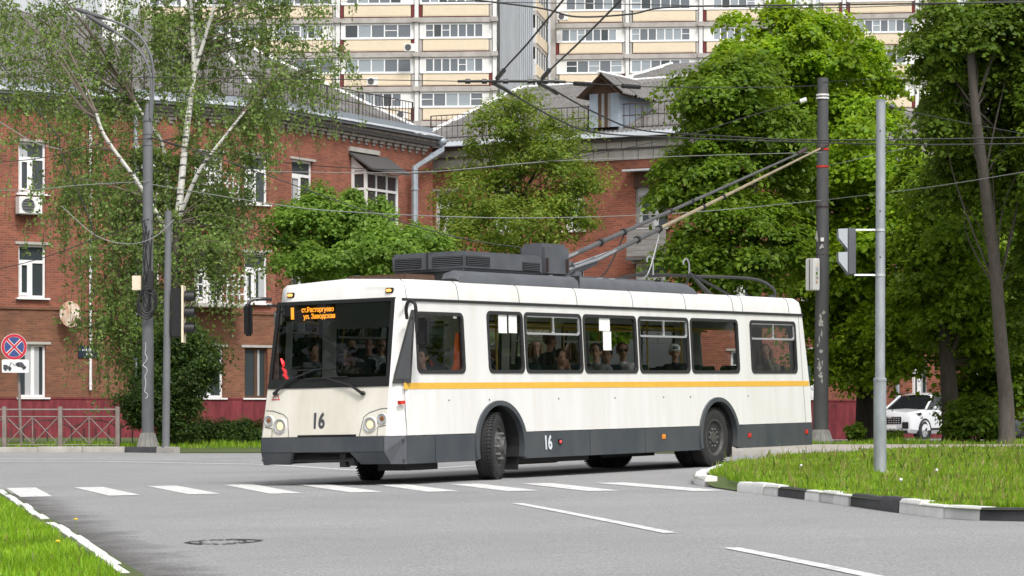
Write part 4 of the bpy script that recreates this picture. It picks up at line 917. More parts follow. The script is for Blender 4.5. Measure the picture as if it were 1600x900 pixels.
m = MB(); m.tube([(.12, .5, .34), (.12, Wd-.5, .34)], .03, 6); m.box((.1, .95, .24), (.2, 1.05, .42)); m.box((.05, .78, .26), (.14, .86, .36)); m.box((.3, .3, .3), (.5, Wd-.3, .42)); m.build('tow_gear', 'rubber', bus)
# numbers, warning triangle, repeater lamps
mf = lambda w_, z: Matrix(((math.sin(R(6.2)), 0, -1, sf(z)-.004), (-0.0, 0, 0, w_), (0, 1, 0, z), (0, 0, 0, 1)))
def onfront(w_, z): return Matrix(((0, .108, -1, sf(z)-.006), (-1, 0, 0, w_), (0, 1, .108, z), (0, 0, 0, 1)))
def onside(s, z, o=.006): return Matrix(((1, 0, 0, s), (0, .036, -1, tum(z)-o), (0, 1, .036, z), (0, 0, 0, 1)))
text('16', .29, 'digits', onfront(1.34, .85), bus, 'fleet_number', xs=.76, bold=.009)
s = sx(856); text('16', .27, 'digits_light', onside(s, .475, .016), bus, 'fleet_number', xs=.80, bold=.008)
tr = MB().face([[(2.16, 1.15), (2.02, 1.15), (2.09, 1.27)], [(2.14, 1.163), (2.09, 1.245), (2.04, 1.163)]], lambda a, b, o: frontf(a, b, .004)).build('warning_triangle', 'sign_red', bus, False)
MB().face([[(2.09, 1.175), (2.105, 1.205), (2.088, 1.205), (2.095, 1.23), (2.078, 1.198), (2.096, 1.198)]], lambda a, b, o: frontf(a, b, .005)).build('bolt_sign', 'digits', tr, False)
MB().box((.075, .03, 1.06), (.15, .075, 1.105)).build('side_repeater', 'red', bus, bevel=.005)
MB().face([[(.075, 1.06), (.15, 1.06), (.15, 1.105), (.075, 1.105)]], lambda u, v, o: (u, .10-(u-.0)*.6-.012+o, v), .03).build('side_repeater', 'red', bus)
for px, py, c_ in ((875, 690, 'led_red'), (1037, 682, 'orange'), (1171, 680, 'red'), (1260, 674.5, 'red')):
    s = sx(px); z = ZP(py, s); o = MB().box((s-.045, -.022, z-.035), (s+.045, -.008, z+.035)).build('side_marker', 'black_plastic' if px < 900 else c_, bus); MB().ell((s, -.024, z), (.025, .008, .022), 8, 5).build('lens', c_, o)
# wipers
def wiper(w0, w1, z0, z1, wb, zb):
    o = MB().tube([frontf(w0, z0, .05), frontf((w0*2+w1)/3, z0+(z1-z0)*.55, .06), frontf(w1, z1, .05)], [.022, .016, .010], 6).build('wiper', 'black_plastic', bus)
    MB().tube([frontf(w1+.35, z1-.005, .035), frontf(w1-.35, z1+.01, .035)], .009, 5).build('blade', 'black_plastic', o)
    MB().ell(frontf(w0, z0, .03), (.03, .045, .03), 8, 6).build('pivot', 'black_plastic', o)
wiper(2.09, 1.45, 1.24, 1.545, 0, 0); wiper(.63, 1.25, 1.215, 1.43, 0, 0)
# mirrors
mq = lambda px, py, w_: Vector((sx(px, w_), w_, (lambda d: (HZ-py)*d/F+CH-O.z-.02*U.x*sx(px, w_)-.02*V_.x*w_)(O.y+U.y*sx(px, w_)+V_.y*w_)))
o = MB().tube(catmull([mq(641, 497, .03), mq(640, 482, -.04), mq(644, 471, -.12), mq(650, 471, -.2), mq(655, 480, -.25), mq(656, 518, -.25)], 6), .024, 8).build('mirror', 'black_plastic', bus)
c_ = mq(664, 519, -.25); MB().box((c_.x-.05, c_.y-.10, c_.z-.19), (c_.x+.05, c_.y+.07, c_.z+.19)).build('housing', 'black_plastic', o, bevel=.03)
o = MB().tube(catmull([mq(430, 468, Wd-.02), mq(415, 467, Wd+.1), mq(398, 469, Wd+.2), mq(392, 480, Wd+.22)], 5), .024, 8).build('mirror', 'black_plastic', bus)
c_ = mq(393, 500, Wd+.22); MB().box((c_.x-.05, c_.y-.06, c_.z-.22), (c_.x+.05, c_.y+.06, c_.z+.22)).build('housing', 'black_plastic', o, bevel=.03)
# wheels
def wheel(s, y, steer=0, outward=-1):
    T = Matrix.Translation((s, y, .462)) @ Matrix.Rotation(steer, 4, 'Z') @ Matrix.Rotation(R(90)*(1 if outward < 0 else -1), 4, 'X')
    o = empty('wheel'); o.parent = bus; o.matrix_basis = T
    r, h = .465, .135
    pr = [(.285, -h+.01), (.40, -h), (.445, -h+.02), (.462, -h+.045)]
    for gx in (-.06, -.02, .02, .06): pr += [(r, gx-.016), (r-.011, gx-.013), (r-.011, gx+.006), (r, gx+.009)]
    pr += [(.462, h-.045), (.445, h-.02), (.40, h), (.33, h-.004), (.285, h-.012), (.28, h-.05)]
    MB().lathe(pr, 56).build('tyre', 'tyre', o)
    m = MB()
    for j in range(56):
        a = 2*math.pi*j/56
        for sgn in (-1, 1): m.box((.455, sgn*.004-.006, sgn*.075-.03), (.468, sgn*.004+.012, sgn*.075+.045*sgn+.012), Matrix.Rotation(a, 4, 'Z'))
    m.build('tread', 'tyre', o)['kind'] = 'stuff'
    MB().lathe([(.285, .05), (.287, h-.01), (.265, h-.012), (.25, h-.05), (.19, h-.075 if not steer else h-.03), (.165, h-.075 if not steer else h-.0), (.10, h-.06 if not steer else h+.05), (.09, h-.03 if not steer else h+.075), (.004, h-.03 if not steer else h+.08)], 32).build('rim', 'rim', o)
    for j in range(10):
        a = 2*math.pi*j/10; MB().tube([(.135*math.cos(a)*(1.32 if steer else 1), .135*math.sin(a)*(1.32 if steer else 1), h-.08), (.135*math.cos(a)*(1.32 if steer else 1), .135*math.sin(a)*(1.32 if steer else 1), h-(.03 if not steer else -.045))], .014, 6).build('wheel_nut', 'steel', o)
    return o
ST = R(20.5)
wheel(fw, .17, ST); wheel(fw, Wd-.17, ST, 1); wheel(rw, .19, 0); wheel(rw, Wd-.19, 0, 1)
for y in (.47, Wd-.47): wheel(rw, y, 0, -1 if y < 1 else 1)
MB().box((fw+.60, .12, .12), (fw+.63, .55, .62)).build('mud_flap', 'rubber', bus); MB().box((rw+.55, .08, .14), (rw+.575, .62, .6)).build('mud_flap', 'rubber', bus)
m = MB(); m.box((.3, .8, .38), (LN-.1, Wd-.8, .52)); m.box((fw+.7, .25, .40), (rw-.7, Wd-.25, .52)); m.box((rw+.7, .25, .40), (LN-.1, Wd-.25, .52)); m.box((.55, .3, .18), (1.3, .75, .4)); m.box((3.3, .3, .20), (5.2, .9, .4)); m.box((6.4, .8, .20), (8.0, 1.8, .4)); m.tube([(rw, .4, .46), (rw, Wd-.4, .46)], .11, 8); m.tube([(rw-1.0, 1.2, .42), (rw, 1.2, .44)], .2, 10); m.tube([(fw, .3, .42), (fw, Wd-.3, .42)], .06, 6); m.tube([(4.6, 1.5, .30), (6.2, 1.5, .30)], .16, 12); m.build('underframe', 'rubber', bus)
# ----- roof equipment
rg = lambda nm, lo, hi, b=.02, mt='roof_grey': MB().box(lo, hi).build(nm, mt, bus, bevel=b)
pod = rg('equipment_pod', (2.26, .45, 2.90), (4.3, 1.69, 3.17), .035)
def louvre(lo, hi, axis, n_=5, parent=pod):
    o = MB().box(lo, hi).build('louvre', 'black_plastic', parent)
    for q in range(n_):
        z = lo[2]+(hi[2]-lo[2])*(q+.5)/n_
        if axis == 's': MB().box((lo[0]+.01, lo[1]-.012, z-.006), (hi[0]-.01, lo[1], z+.008)).build('slat', 'roof_grey', o) if 0 else None
    m = MB()
    for q in range(n_):
        z = lo[2]+(hi[2]-lo[2])*(q+.5)/n_
        if axis == 's': m.box((lo[0]+.005, lo[1]-.012, z-.003), (hi[0]-.005, lo[1]-.001, z+.004))
        else: m.box((lo[0]-.012, lo[1]+.005, z-.005), (lo[0]-.001, hi[1]-.005, z+.004))
    m.build('slats', 'roof_grey', o)
louvre((2.252, .48, 2.97), (2.27, .98, 3.10), 'f'); louvre((2.252, 1.17, 2.97), (2.27, 1.62, 3.10), 'f')
louvre((2.30, .442, 2.97), (2.9, .46, 3.10), 's'); louvre((3.75, .442, 2.94), (4.2, .46, 3.06), 's')
MB().box((2.245, 1.055, 2.90), (2.262, 1.075, 3.172)).build('pod_joint', 'rubber', pod)
rg('control_box', (4.28, .44, 2.86), (5.05, .86, 3.36), .06); rg('pod_base', (2.3, .5, 2.72), (5.1, 1.6, 2.895), .01, 'rubber')
m = MB(); m.box((1.5, .9, 2.76), (2.2, 1.9, 2.85)); m.build('roof_hatch', 'wood', bus, bevel=.01)
for s_ in (4.35, 4.9): MB().box((s_, .40, 2.94), (s_+.03, .438, 3.14)).build('clamp', 'iron', bus)
for nr_ in (0, 1):
    k = (lambda w_: w_) if not nr_ else (lambda w_: Wd-w_)
    sec = [(.15, 2.70), (.17, 2.80), (.24, 2.865), (.36, 2.88), (.44, 2.86)]
    ss = [sx(724, .15), sx(727, .15), sx(735, .15)]+list(np.linspace(2.2, 7.9, 8))+[8.1, 8.25, 8.33]; ks = [.35, .8, 1]+[1]*8+[.95, .7, .2]
    m = MB(); vs = [(s, k(w_), 2.70+(z-2.70)*q) for s, q in zip(ss, ks) for w_, z in sec]
    m.add(vs, [(i*5+j, i*5+j+1, i*5+j+6, i*5+j+5) for i in range(len(ss)-1) for j in range(4)]); m.build('roof_fairing', 'roof_grey', bus)
MB().box((sx(911, .15), .148, 2.70), (sx(911, .15)+.01, .3, 2.884)).build('fairing_joint', 'rubber', bus)
# trolley bases and poles
base = MB(); base.box((5.2, .8, 2.86), (8.1, .87, 2.94)); base.box((5.2, 1.58, 2.86), (8.1, 1.65, 2.94)); 
for s_ in np.linspace(5.25, 8.0, 6): base.box((s_, .75, 2.80), (s_+.06, 1.7, 2.858))
for s_ in (5.4, 6.6, 7.8):
    for y in (.82, 1.6): base.tube([(s_, y, 2.72), (s_, y, 2.80)], .05, 8)
base.build('trolley_platform', 'roof_grey', bus)
for s_ in (4.55, 5.15, 5.95, 6.3):
    for y in (.75,): MB().lathe([(.03, 0), (.055, .02), (.03, .04), (.055, .06), (.03, .08), (.05, .1)], 12, Matrix.Translation((s_, y-.25, 2.80))).build('insulator', 'ceramic', bus)
BI = BM.inverted()
tips = [BI@P(1255, 237, 47.9), BI@P(1290, 228, 48.5)]
for i, (b0_, tp, mt) in enumerate((((5.75, 1.55, 3.02), tips[0], 'pole_dark'), ((5.95, .95, 3.02), tips[1], 'pole_beige'))):
    o = empty('trolley_pole'); o.parent = bus; a = Vector(b0_); d = tp-a
    MB().tube([a+d*.10, a+d*.3, a+d*.98], [.036, .032, .019], 8).build('boom', mt, o)
    MB().tube([a+d*.04, a+d*.30], .040, 8).build('boom_sleeve', 'pole_dark', o)
    MB().lathe([(.12, 0), (.12, .08), (.07, .10), (.07, .2)], 14, Matrix.Translation(a-Vector((0, 0, .1)))).build('swivel', 'roof_grey', o)
    MB().tube([a, a+d*.07], .07, 8).build('boom_foot', 'roof_grey', o)
    for y in (-.09, .09): MB().tube([a+Vector((-.35, y, .0)), a+d*.07+Vector((0, y, .03)), a+d*.16], .022, 6).build('spring', 'steel', o)
    for q in (.22, .30, .47, .55): MB().tube([a+d*q, a+d*(q+.006)], .062 if q < .35 else .045, 8).build('band', 'rubber', o)
    MB().tube([a+d*.975, tp+Vector((.1, 0, .05))], .04, 8).build('shoe_head', 'iron', o)
    r0 = a+d*.31; r1 = Vector((7.9-.55*i*0-.6*(1-i), a.y, 2.95)); mid = (r0+r1)/2+Vector((-.05, 0, -.28))
    MB().tube(catmull([r0, mid, r1], 6), .013, 5).build('retrieving_rope', 'steel' if i else 'wire', o)
    MB().tube(catmull([a+Vector((-.1, -.08, 0)), a+Vector((-.3, -.12, .12)), a+Vector((-.5, -.1, -.2))], 6), .02, 6).build('power_lead', 'roof_grey', o)
# rear roof hoop and rope guides
hp = [(8.6, 1.9, 2.80), (8.75, 1.9, 3.0), (9.6, 1.9, 3.12), (10.8, 1.6, 3.12), (11.35, .8, 3.06), (11.5, .5, 2.9), (11.5, .45, 2.74)]
o = MB().tube(catmull([Vector(p) for p in hp], 6), .026, 8).build('rear_hoop', 'rubber', bus)
for q in ((9.35, .5, 2.7), (9.75, .3, 2.7), (10.25, .9, 2.72), (10.5, 1.7, 2.72)): MB().tube([q, (10.15, 1.3, 3.13)], .022, 6).build('hoop_stay', 'rubber', o)
for s_ in (9.45, 10.65): MB().tube(catmull([Vector((s_, 1.6, 3.1)), Vector((s_, 1.6, 3.32)), Vector((s_-.08, 1.6, 3.40)), Vector((s_-.18, 1.6, 3.36)), Vector((s_-.19, 1.6, 3.30))], 5), .016, 6).build('rope_hook', 'steel', o)
MB().ell((11.45, .5, 2.73), (.09, .09, .05), 10, 6).build('hoop_foot', 'rubber', o)
# ----- interior
fl_ = MB(); fl_.box((.30, .8, .53), (LN-.2, Wd-.8, .57))
for a, b in ((.30, fw-.65), (fw+.65, rw-.65), (rw+.65, LN-.2)): fl_.box((a, .06, .532), (b, .798, .572)); fl_.box((a, Wd-.798, .532), (b, Wd-.06, .572))
fl_.build('floor', 'interior_dark', bus)
MB().box((.6, .12, 2.40), (LN-.35, Wd-.12, 2.43)).build('ceiling', 'interior', bus)
for fn, w0, w1 in ((near, .032, .06), (far, .032, .06)):
    MB().face([[(1.7, 1.12), (LN-.2, 1.12), (LN-.25, 1.45), (1.7, 1.45)]], lambda u, v, o: fn(u, v, o+.034), .02).build('inner_lining', 'interior', bus, False)
MB().box((.26, .30, .95), (.62, Wd-.30, 1.30)).build('dashboard', 'black_plastic', bus, bevel=.03); MB().ell((.66, .72, 1.37), (.16, .34, .08), 14, 6).build('instrument_hood', 'black_plastic', bus)
MB().tube([Vector((.86+.10*math.sin(t)*.5, .72+.24*math.cos(t), 1.36+.2*math.sin(t)*.55)) for t in np.linspace(0, 2*math.pi, 25)], .016, 6).build('steering_wheel', 'black_plastic', bus)
cabp = MB(); cabp.face([[(.08, .58), (1.35, .57), (1.35, 2.4), (.08, 2.4)], [(.6, 1.45), (1.25, 1.45), (1.25, 2.2), (.6, 2.2)]], lambda u, v, o: (1.95+o, u, v), .03); cp_ = cabp.build('cab_partition', 'interior', bus, False); MB().box((1.96, .6, 1.45), (1.966, 1.25, 2.2)).build('pane', 'smoke_glass', cp_, False); MB().box((1.95, 1.40, .58), (1.97, 2.1, 1.35)).build('cab_partition', 'interior', bus, False)
def seat(s, w_, z=.98, parent=bus):
    o = MB().box((s-.21, w_-.21, z-.06), (s+.20, w_+.21, z+.02)).build('seat', 'seat', parent, bevel=.025)
    MB().add([(s+.17, w_-.21, z), (s+.17, w_+.21, z), (s+.30, w_+.19, z+.62), (s+.30, w_-.19, z+.62), (s+.23, w_-.21, z), (s+.23, w_+.21, z), (s+.35, w_+.19, z+.62), (s+.35, w_-.19, z+.62)], [(0, 3, 2, 1), (4, 5, 6, 7), (0, 1, 5, 4), (1, 2, 6, 5), (2, 3, 7, 6), (3, 0, 4, 7)]).build('backrest', 'seat', o, bevel=.02)
    MB().tube([(s, w_, z-.06), (s, w_, .57)], .035, 6).build('pedestal', 'interior_dark', o)
seat(1.32, .52, .95)
for px, w_ in ((812, .42), (882, .42), (940, .42), (982, .42), (1068, .42), (1130, .42), (1200, .42), (1240, .42)):
    s = sx(px, w_); seat(s, w_); seat(s, w_+.48) if px not in (812,) else None
for s in (4.5, 6.6, 7.8, 8.6, 9.9, 10.7): seat(s, 2.0)
for s, w_ in ((2.1, 1.1), (4.55, 1.45), (6.05, 1.45), (8.0, 1.1), (9.05, 1.5), (10.15, 1.5), (3.3, 1.1)):
    MB().tube([(s, w_, .57), (s, w_, 2.4)], .018, 6).build('grab_pole', 'handrail', bus)
for w_ in (.85, 1.6): MB().tube([(2.0, w_, 2.2), (11.2, w_, 2.2)], .016, 6).build('grab_rail', 'handrail', bus)
# cab window sliding frame, hi-vis vest on its hook
m = MB(); a, b = sx(655), sx(684); z0, z1 = ZP(549, .5), ZP(504, .5)
fx = lambda u, v, o: near(u, v, o+.045)
MB().face([[(a, z0), (b, z0), (b, z1), (a, z1)], [(a+.03, z0+.03), (a+.03, z1-.03), (b-.03, z1-.03), (b-.03, z0+.03)]], fx, .02).build('cab_slider', 'black_plastic', bus, False)
for z in (z0, z1-.035): MB().face([[(b, z), (sx(716), z), (sx(716), z+.035), (b, z+.035)]], fx, .02).build('slider_rail', 'black_plastic', bus, False)
vest = empty('safety_vest', mw=BM @ Matrix.Translation((1.585, .13, 0)))
vp = [(-.04, 2.02), (.03, 2.02), (.12, 1.75), (.16, 1.50), (.14, 1.28), (-.05, 1.25), (-.22, 1.45), (-.12, 1.6), (-.07, 1.85)]
MB().face([vp], lambda u, v, o: (u*.2+o, -u*.5+.02*math.sin(v*14), v), .03).build('cloth', 'vest', vest)
MB().face([[(-.22, 1.47), (.16, 1.42), (.155, 1.36), (-.17, 1.405)]], lambda u, v, o: (u*.2+o-.012, -u*.5+.02*math.sin(v*14)-.012, v), .05).build('reflective_band', 'digits_light', vest)
tag(vest, 'orange safety vest with grey band hanging in the driver cab window', 'vest')
# ------------------------------------------------------------------ people
for nm, c in (('skin', (.46, .25, .17)), ('skin2', (.42, .22, .15)), ('hair_dark', (.018, .014, .012)), ('hair_brown', (.12, .06, .03)), ('hair_light', (.20, .12, .06)), ('cl_white', (.78, .78, .77)), ('cl_grey', (.20, .20, .19)), ('cl_olive', (.20, .19, .12)), ('cl_dark', (.02, .023, .03)), ('cl_blue', (.10, .12, .24)), ('cl_brown', (.10, .075, .06)), ('cl_jeans', (.05, .06, .10)), ('lips', (.32, .09, .08)), ('eye', (.03, .02, .02))): mat(nm, c, .75 if 'cl' in nm else .55, 0, .25 if 'cl' in nm else .1, 12)
mat('cl_floral', (.34, .30, .24), .8, 0, .9, 26, c2=(.06, .06, .055))
def person(label, s, w_, z, face=0, head=0, tilt=0, pose='lap', top='cl_grey', hair='hair_dark', long=False, cap=False, shades=False, stand=False, bald=False, trousers='cl_dark'):
    e = empty('person', mw=BM @ Matrix.Translation((s, w_, z)) @ Matrix.Rotation(math.pi+face, 4, 'Z'))
    prim = []     # (a, b, ra, rb, material index)
    Vx = lambda *a: Vector(a)
    def cap_(a, b, ra, rb, mi): prim.append((Vector(a), Vector(b), ra, rb, mi))
    TOP, SK, TR, SH = 0, 1, 2, 3
    for y in (-.07, .07): cap_((0, y, .08), (-.02, y*1.0, .28), .125, .12, TOP); cap_((-.02, y, .28), (-.03, y*1.35, .44), .12, .105, TOP)
    cap_((-.03, -.15, .475), (-.03, .15, .475), .07, .07, TOP); cap_((-.025, 0, .48), (0, 0, .53), .075, .06, TOP); cap_((-.01, 0, .52), (.01, 0, .62), .055, .052, SK)
    H = Matrix.Translation((.015, 0, .61)) @ Matrix.Rotation(head, 4, 'Z') @ Matrix.Rotation(tilt, 4, 'Y')
    hp_ = lambda x, y, z_: H@Vector((x, y, z_))
    cap_(hp_(-.012, 0, .125), hp_(-.012, 0, .135), .092, .092, SK); cap_(hp_(.018, 0, .10), hp_(.014, 0, .155), .072, .074, SK); cap_(hp_(.03, 0, .05), hp_(.045, 0, .035), .052, .036, SK)
    cap_(hp_(.082, 0, .112), hp_(.100, 0, .078), .010, .017, SK); cap_(hp_(.078, -.02, .045), hp_(.078, .02, .045), .014, .014, SK)
    for y in (-1, 1): cap_(hp_(-.01, y*.083, .115), hp_(-.012, y*.086, .085), .020, .014, SK); cap_(hp_(.07, y*.03, .132), hp_(.066, y*.045, .130), .012, .010, SK)
    arms = {'lap': [((-.03, .19, .455), (.08, .23, .20), (.30, .11, .13))]*2, 'chin': [((-.03, .19, .455), (.16, .26, .22), (.115, .085, .60)), ((-.03, .19, .455), (.10, .22, .2), (.26, .0, .20))], 'mouth': [((-.03, .19, .455), (.17, .22, .24), (.135, .035, .625)), ((-.03, .19, .455), (.10, .22, .2), (.22, -.04, .24))], 'wheel': [((-.03, .19, .455), (.14, .27, .26), (.36, .14, .36))]*2, 'hang': [((-.03, .19, .455), (-.02, .24, .17), (.06, .24, -.07))]*2}[pose]
    for sg, (sh, el, wr) in zip((1, -1), arms):
        sh, el, wr = [Vector((p[0], p[1]*sg, p[2])) for p in (sh, el, wr)]
        if pose in ('chin', 'mouth') and sg == 1: wr = H@Vector((wr.x-.015, wr.y, wr.z-.645+.0))
        cap_(sh, el, .062, .05, TOP); d = (wr-el).normalized(); cap_(el, wr-d*.02, .048, .036, TOP); cap_(wr-d*.02, wr+d*.02, .028, .028, SK)
        sd_ = d.cross(Vector((0, 0, 1)) if abs(d.z) < .8 else Vector((1, 0, 0))).normalized(); nrm = sd_.cross(d)
        cap_(wr+d*.03-sd_*.018, wr+d*.085-sd_*.022, .020, .017, SK); cap_(wr+d*.03+sd_*.018, wr+d*.085+sd_*.022, .020, .017, SK)
        cv = nrm*(-.5 if pose in ('chin', 'mouth') else .6)
        for q, ln in zip((-1.5, -.5, .5, 1.5), (.062, .075, .07, .052)):
            p0 = wr+d*.095+sd_*q*.019; p1 = p0+d*ln*.5+cv*ln*.18; p2 = p1+d*ln*.4+cv*ln*.5; cap_(p0, p1, .0105, .0095, SK); cap_(p1, p2, .0095, .008, SK)
        t0 = wr+d*.04-sd_*.035*sg; t1 = t0+d*.035-sd_*.025*sg; cap_(t0, t1, .013, .011, SK); cap_(t1, t1+d*.03+cv*.012, .011, .009, SK)
    for y in (-.095, .095):
        if stand: cap_((0, y, .05), (.0, y, -.40), .095, .065, TR); cap_((0, y, -.40), (-.02, y, -.82), .062, .045, TR); cap_((-.02, y, -.86), (.13, y, -.88), .045, .035, SH)
        else: cap_((.02, y, .07), (.42, y*1.1, .075), .095, .07, TR); cap_((.42, y*1.1, .075), (.43, y*1.1, -.34), .065, .048, TR); cap_((.42, y*1.1, -.37), (.56, y*1.1, -.385), .045, .035, SH)
    m = MB()
    for a, b, ra, rb, mi in prim:
        d = b-a; L = d.length; q = d.to_track_quat('Z', 'Y').to_matrix().to_4x4(); q.translation = a
        pr = [(ra*math.cos(t), ra*math.sin(t)) for t in np.linspace(-math.pi/2+.05, 0, 4)]+[(rb*math.cos(t), L+rb*math.sin(t)) for t in np.linspace(0, math.pi/2-.05, 4)]
        m.lathe(pr, 12, q)
    src = m.build('tmp', None); rm = src.modifiers.new('r', 'REMESH'); rm.mode = 'VOXEL'; rm.voxel_size = .0135
    sm = src.modifiers.new('s', 'SMOOTH'); sm.iterations = 2; sm.factor = .4
    bpy.context.view_layer.update()
    me = bpy.data.meshes.new_from_object(src.evaluated_get(bpy.context.evaluated_depsgraph_get())); bpy.data.objects.remove(src)
    for k in (top, 'skin', trousers, 'cl_dark'): me.materials.append(M[k])
    nf = len(me.polygons); c = np.empty(nf*3, np.float32); me.polygons.foreach_get('center', c); c = c.reshape(-1, 3)
    best = np.full(nf, 1e9); mi_ = np.zeros(nf, np.int32)
    for a, b, ra, rb, mi in prim:
        A = np.array(a); D = np.array(b-a); t = np.clip(((c-A)@D)/max(1e-9, D@D), 0, 1); ds = np.linalg.norm(c-A-t[:, None]*D, axis=1)-(ra+(rb-ra)*t)
        u_ = ds < best; best[u_] = ds[u_]; mi_[u_] = mi
    me.polygons.foreach_set('material_index', mi_); me.polygons.foreach_set('use_smooth', [True]*nf)
    place(me, 'body', None, e)
    for y in (-.032, .032): MB().ell(hp_(.083, y, .118), (.007, .012, .006), 8, 5).build('eye', 'eye', e); MB().tube([hp_(.085, y-.014, .137), hp_(.088, y, .142), hp_(.083, y+.016, .137)], .004, 4).build('eyebrow', hair, e)
    MB().tube([hp_(.086, -.022, .048), hp_(.093, 0, .049), hp_(.086, .022, .048)], [.003, .006, .003], 5).build('mouth', 'lips', e)
    hm = MB()
    if not cap and not bald:
        hm.ell((-.022, 0, .145), (.102, .098, .10), 16, 10, H); 
        if long:
            for y in (-.07, -.035, 0, .035, .07): hm.tube([hp_(-.05-.02*(1-abs(y)/.07), y*1.25, .14), hp_(-.07, y*1.5, .02), hp_(-.075, y*1.6, -.10), hp_(-.06, y*1.5, -.2)], [.04, .048, .042, .02], 8)
            hm.tube([hp_(.03, -.088, .14), hp_(.03, -.096, .05), hp_(.02, -.09, -.08)], [.018, .026, .012], 6); hm.tube([hp_(.03, .088, .14), hp_(.03, .096, .05), hp_(.02, .09, -.08)], [.018, .026, .012], 6)
        hb = hm.build('hair', hair, e)
    elif cap:
        hm.ell((-.012, 0, .16), (.104, .096, .085), 16, 10, H); hm.ell((.11, 0, .155), (.07, .075, .012), 12, 6, H); hm.build('cap', 'paper', e)
        MB().ell((.075, 0, .185), (.04, .05, .03), 10, 6, H).build('cap_badge', 'cl_grey', e)
    if shades:
        gm = MB(); gm.ell((.087, -.034, .117), (.014, .032, .024), 10, 6, H); gm.ell((.087, .034, .117), (.014, .032, .024), 10, 6, H); gm.tube([hp_(.09, -.03, .122), hp_(.09, .03, .122)], .006, 5)
        for y in (-1, 1): gm.tube([hp_(.08, y*.062, .12), hp_(-.01, y*.09, .12)], .005, 5)
        gm.build('sunglasses', 'black_plastic', e)
    tag(e, label, 'person'); return e
SZ = 1.07
P_ = lambda px, w_: sx(px, w_)
person('bus driver in blue shirt holding the wheel, seen through the cab window', 1.30, .52, .97, 0, .25, 0, 'wheel', 'cl_blue', 'hair_dark')
person('standing passenger in a dark jacket seen from behind inside the trolleybus', P_(862, 1.45), 1.45, 1.27, 2.6, 0, 0, 'hang', 'cl_dark', 'hair_brown', stand=True)
person('woman in a mottled blouse resting her cheek on her hand at the bus window', P_(880, .42), .42, SZ-.09, .25, .75, .12, 'chin', 'cl_floral', 'hair_dark')
person('dark-haired man in a grey jacket at the left edge of his bus window', P_(935, .42), .42, SZ+.0, .1, .35, 0, 'lap', 'cl_grey', 'hair_dark')
person('man in dark clothes on the aisle seat behind the man in grey', P_(952, .92), .92, SZ-.03, .1, .4, 0, 'lap', 'cl_brown', 'hair_dark')
person('woman with sunglasses and a white jacket sitting at the bus window', P_(977, .42), .42, SZ+.02, .15, .6, 0, 'lap', 'cl_white', 'hair_brown', shades=True)
person('passenger in a pale peaked cap further back in the bus', P_(1058, .62), .62, SZ+.02, .2, .5, .1, 'lap', 'cl_dark', 'hair_light', cap=True)
person('long-haired woman in an olive jacket holding her hand to her mouth in the last window', P_(1199, .42), .42, SZ+.04, .2, .4, .05, 'mouth', 'cl_olive', 'hair_light', long=True)
# ------------------------------------------------------------------ poles, signs, fence
def fluted_base(parent, p, r0, r1, h):
    o = MB().lathe([(r0, 0), (r0*.96, .04), (r1, h)], 20, Matrix.Translation(p)).build('footing', 'concrete', parent)
    for j in range(12):
        a = 2*math.pi*j/12; d = Vector((math.cos(a), math.sin(a), 0)); MB().tube([p+d*r0*1.0+Vector((0, 0, .02)), p+d*r1*1.02+Vector((0, 0, h*.95))], [.035, .02], 6).build('rib', 'concrete', o)
# street lamp on the left
p = GD(231, 61.9, .10); lp = empty('street_lamp', p); q = Vector()
tp_ = P(235, 186, 61.9)-p
MB().lathe([(.14, 0), (.135, 1.5), (.108, tp_.z-.3), (.105, tp_.z), (.08, tp_.z+.1), (.045, tp_.z+.35)], 20).build('column', 'pole_grey', lp)
for z in (tp_.z-.05, tp_.z-.35, tp_.z-.6): MB().tube([(0, 0, z), (0, 0, z+.04)], .122, 16).build('collar', 'pole_grey', lp)
fluted_base(lp, Vector((0, 0, 0)), .225, .145, .34)
for (x1, y1), (x2, y2), dd in (((155, 26), (236, 95), .12), ((176, 49), (234, 110), -.12)):
    pts = [P(*q_, 61.9)-p+Vector((0, dd, 0)) for q_ in ([(236, 186), (239, 120), (233, 82), (214, 52), (187, 36), (157, 26)] if dd > 0 else [(236, 186), (237, 126), (229, 96), (212, 73), (196, 60), (174, 47)])]
    MB().tube(catmull(pts, 6), .026, 8).build('arm', 'pole_grey', lp)
    d = (pts[-1]-pts[-2]).normalized(); MB().tube([pts[-1]-d*.1, pts[-1]+d*.1, pts[-1]+d*.55, pts[-1]+d*.66], [.035, .055, .05, .015], 10).build('lantern', 'pole_dark', lp)
m = MB()
for k in range(3): m.tube([Vector((.2*math.cos(t)+(.02*k), -.24-.01*k, P(0, 478, 61.9).z-p.z+.30*math.sin(t)+.06*k)) for t in np.linspace(0, 2*math.pi, 25)], .022, 6)
for k in range(5): m.tube(catmull([Vector((.06*k-.12, -.20, 5.2-.1*k)), Vector((.1*math.sin(k*2), -.23, 4.3)), Vector((.08*math.cos(k*3), -.21, 3.6-.1*k)), Vector((.1*math.sin(k), -.2, 3.1))], 5), .016, 5)
m.build('cable_coil', 'wire', lp); MB().box((.02, -.3, 3.55), (.16, -.19, 3.98)).build('junction_box', 'wire', lp, bevel=.01)
MB().box((-.34, -.14, 3.55), (-.14, .02, 3.88)).build('meter_box', 'hr_cream', lp, bevel=.01)
m = MB(); gp = [Vector((-.03+.06*math.sin(k*1.9)*(.5+.5*math.cos(k*.7)), -.142, 1.1+.085*k)) for k in range(16)]; m.tube(catmull(gp, 4), .009, 4); m.build('graffiti', 'digits_light', lp)
tag(lp, 'grey street lamp with two curved arms in front of the birch', 'street lamp')
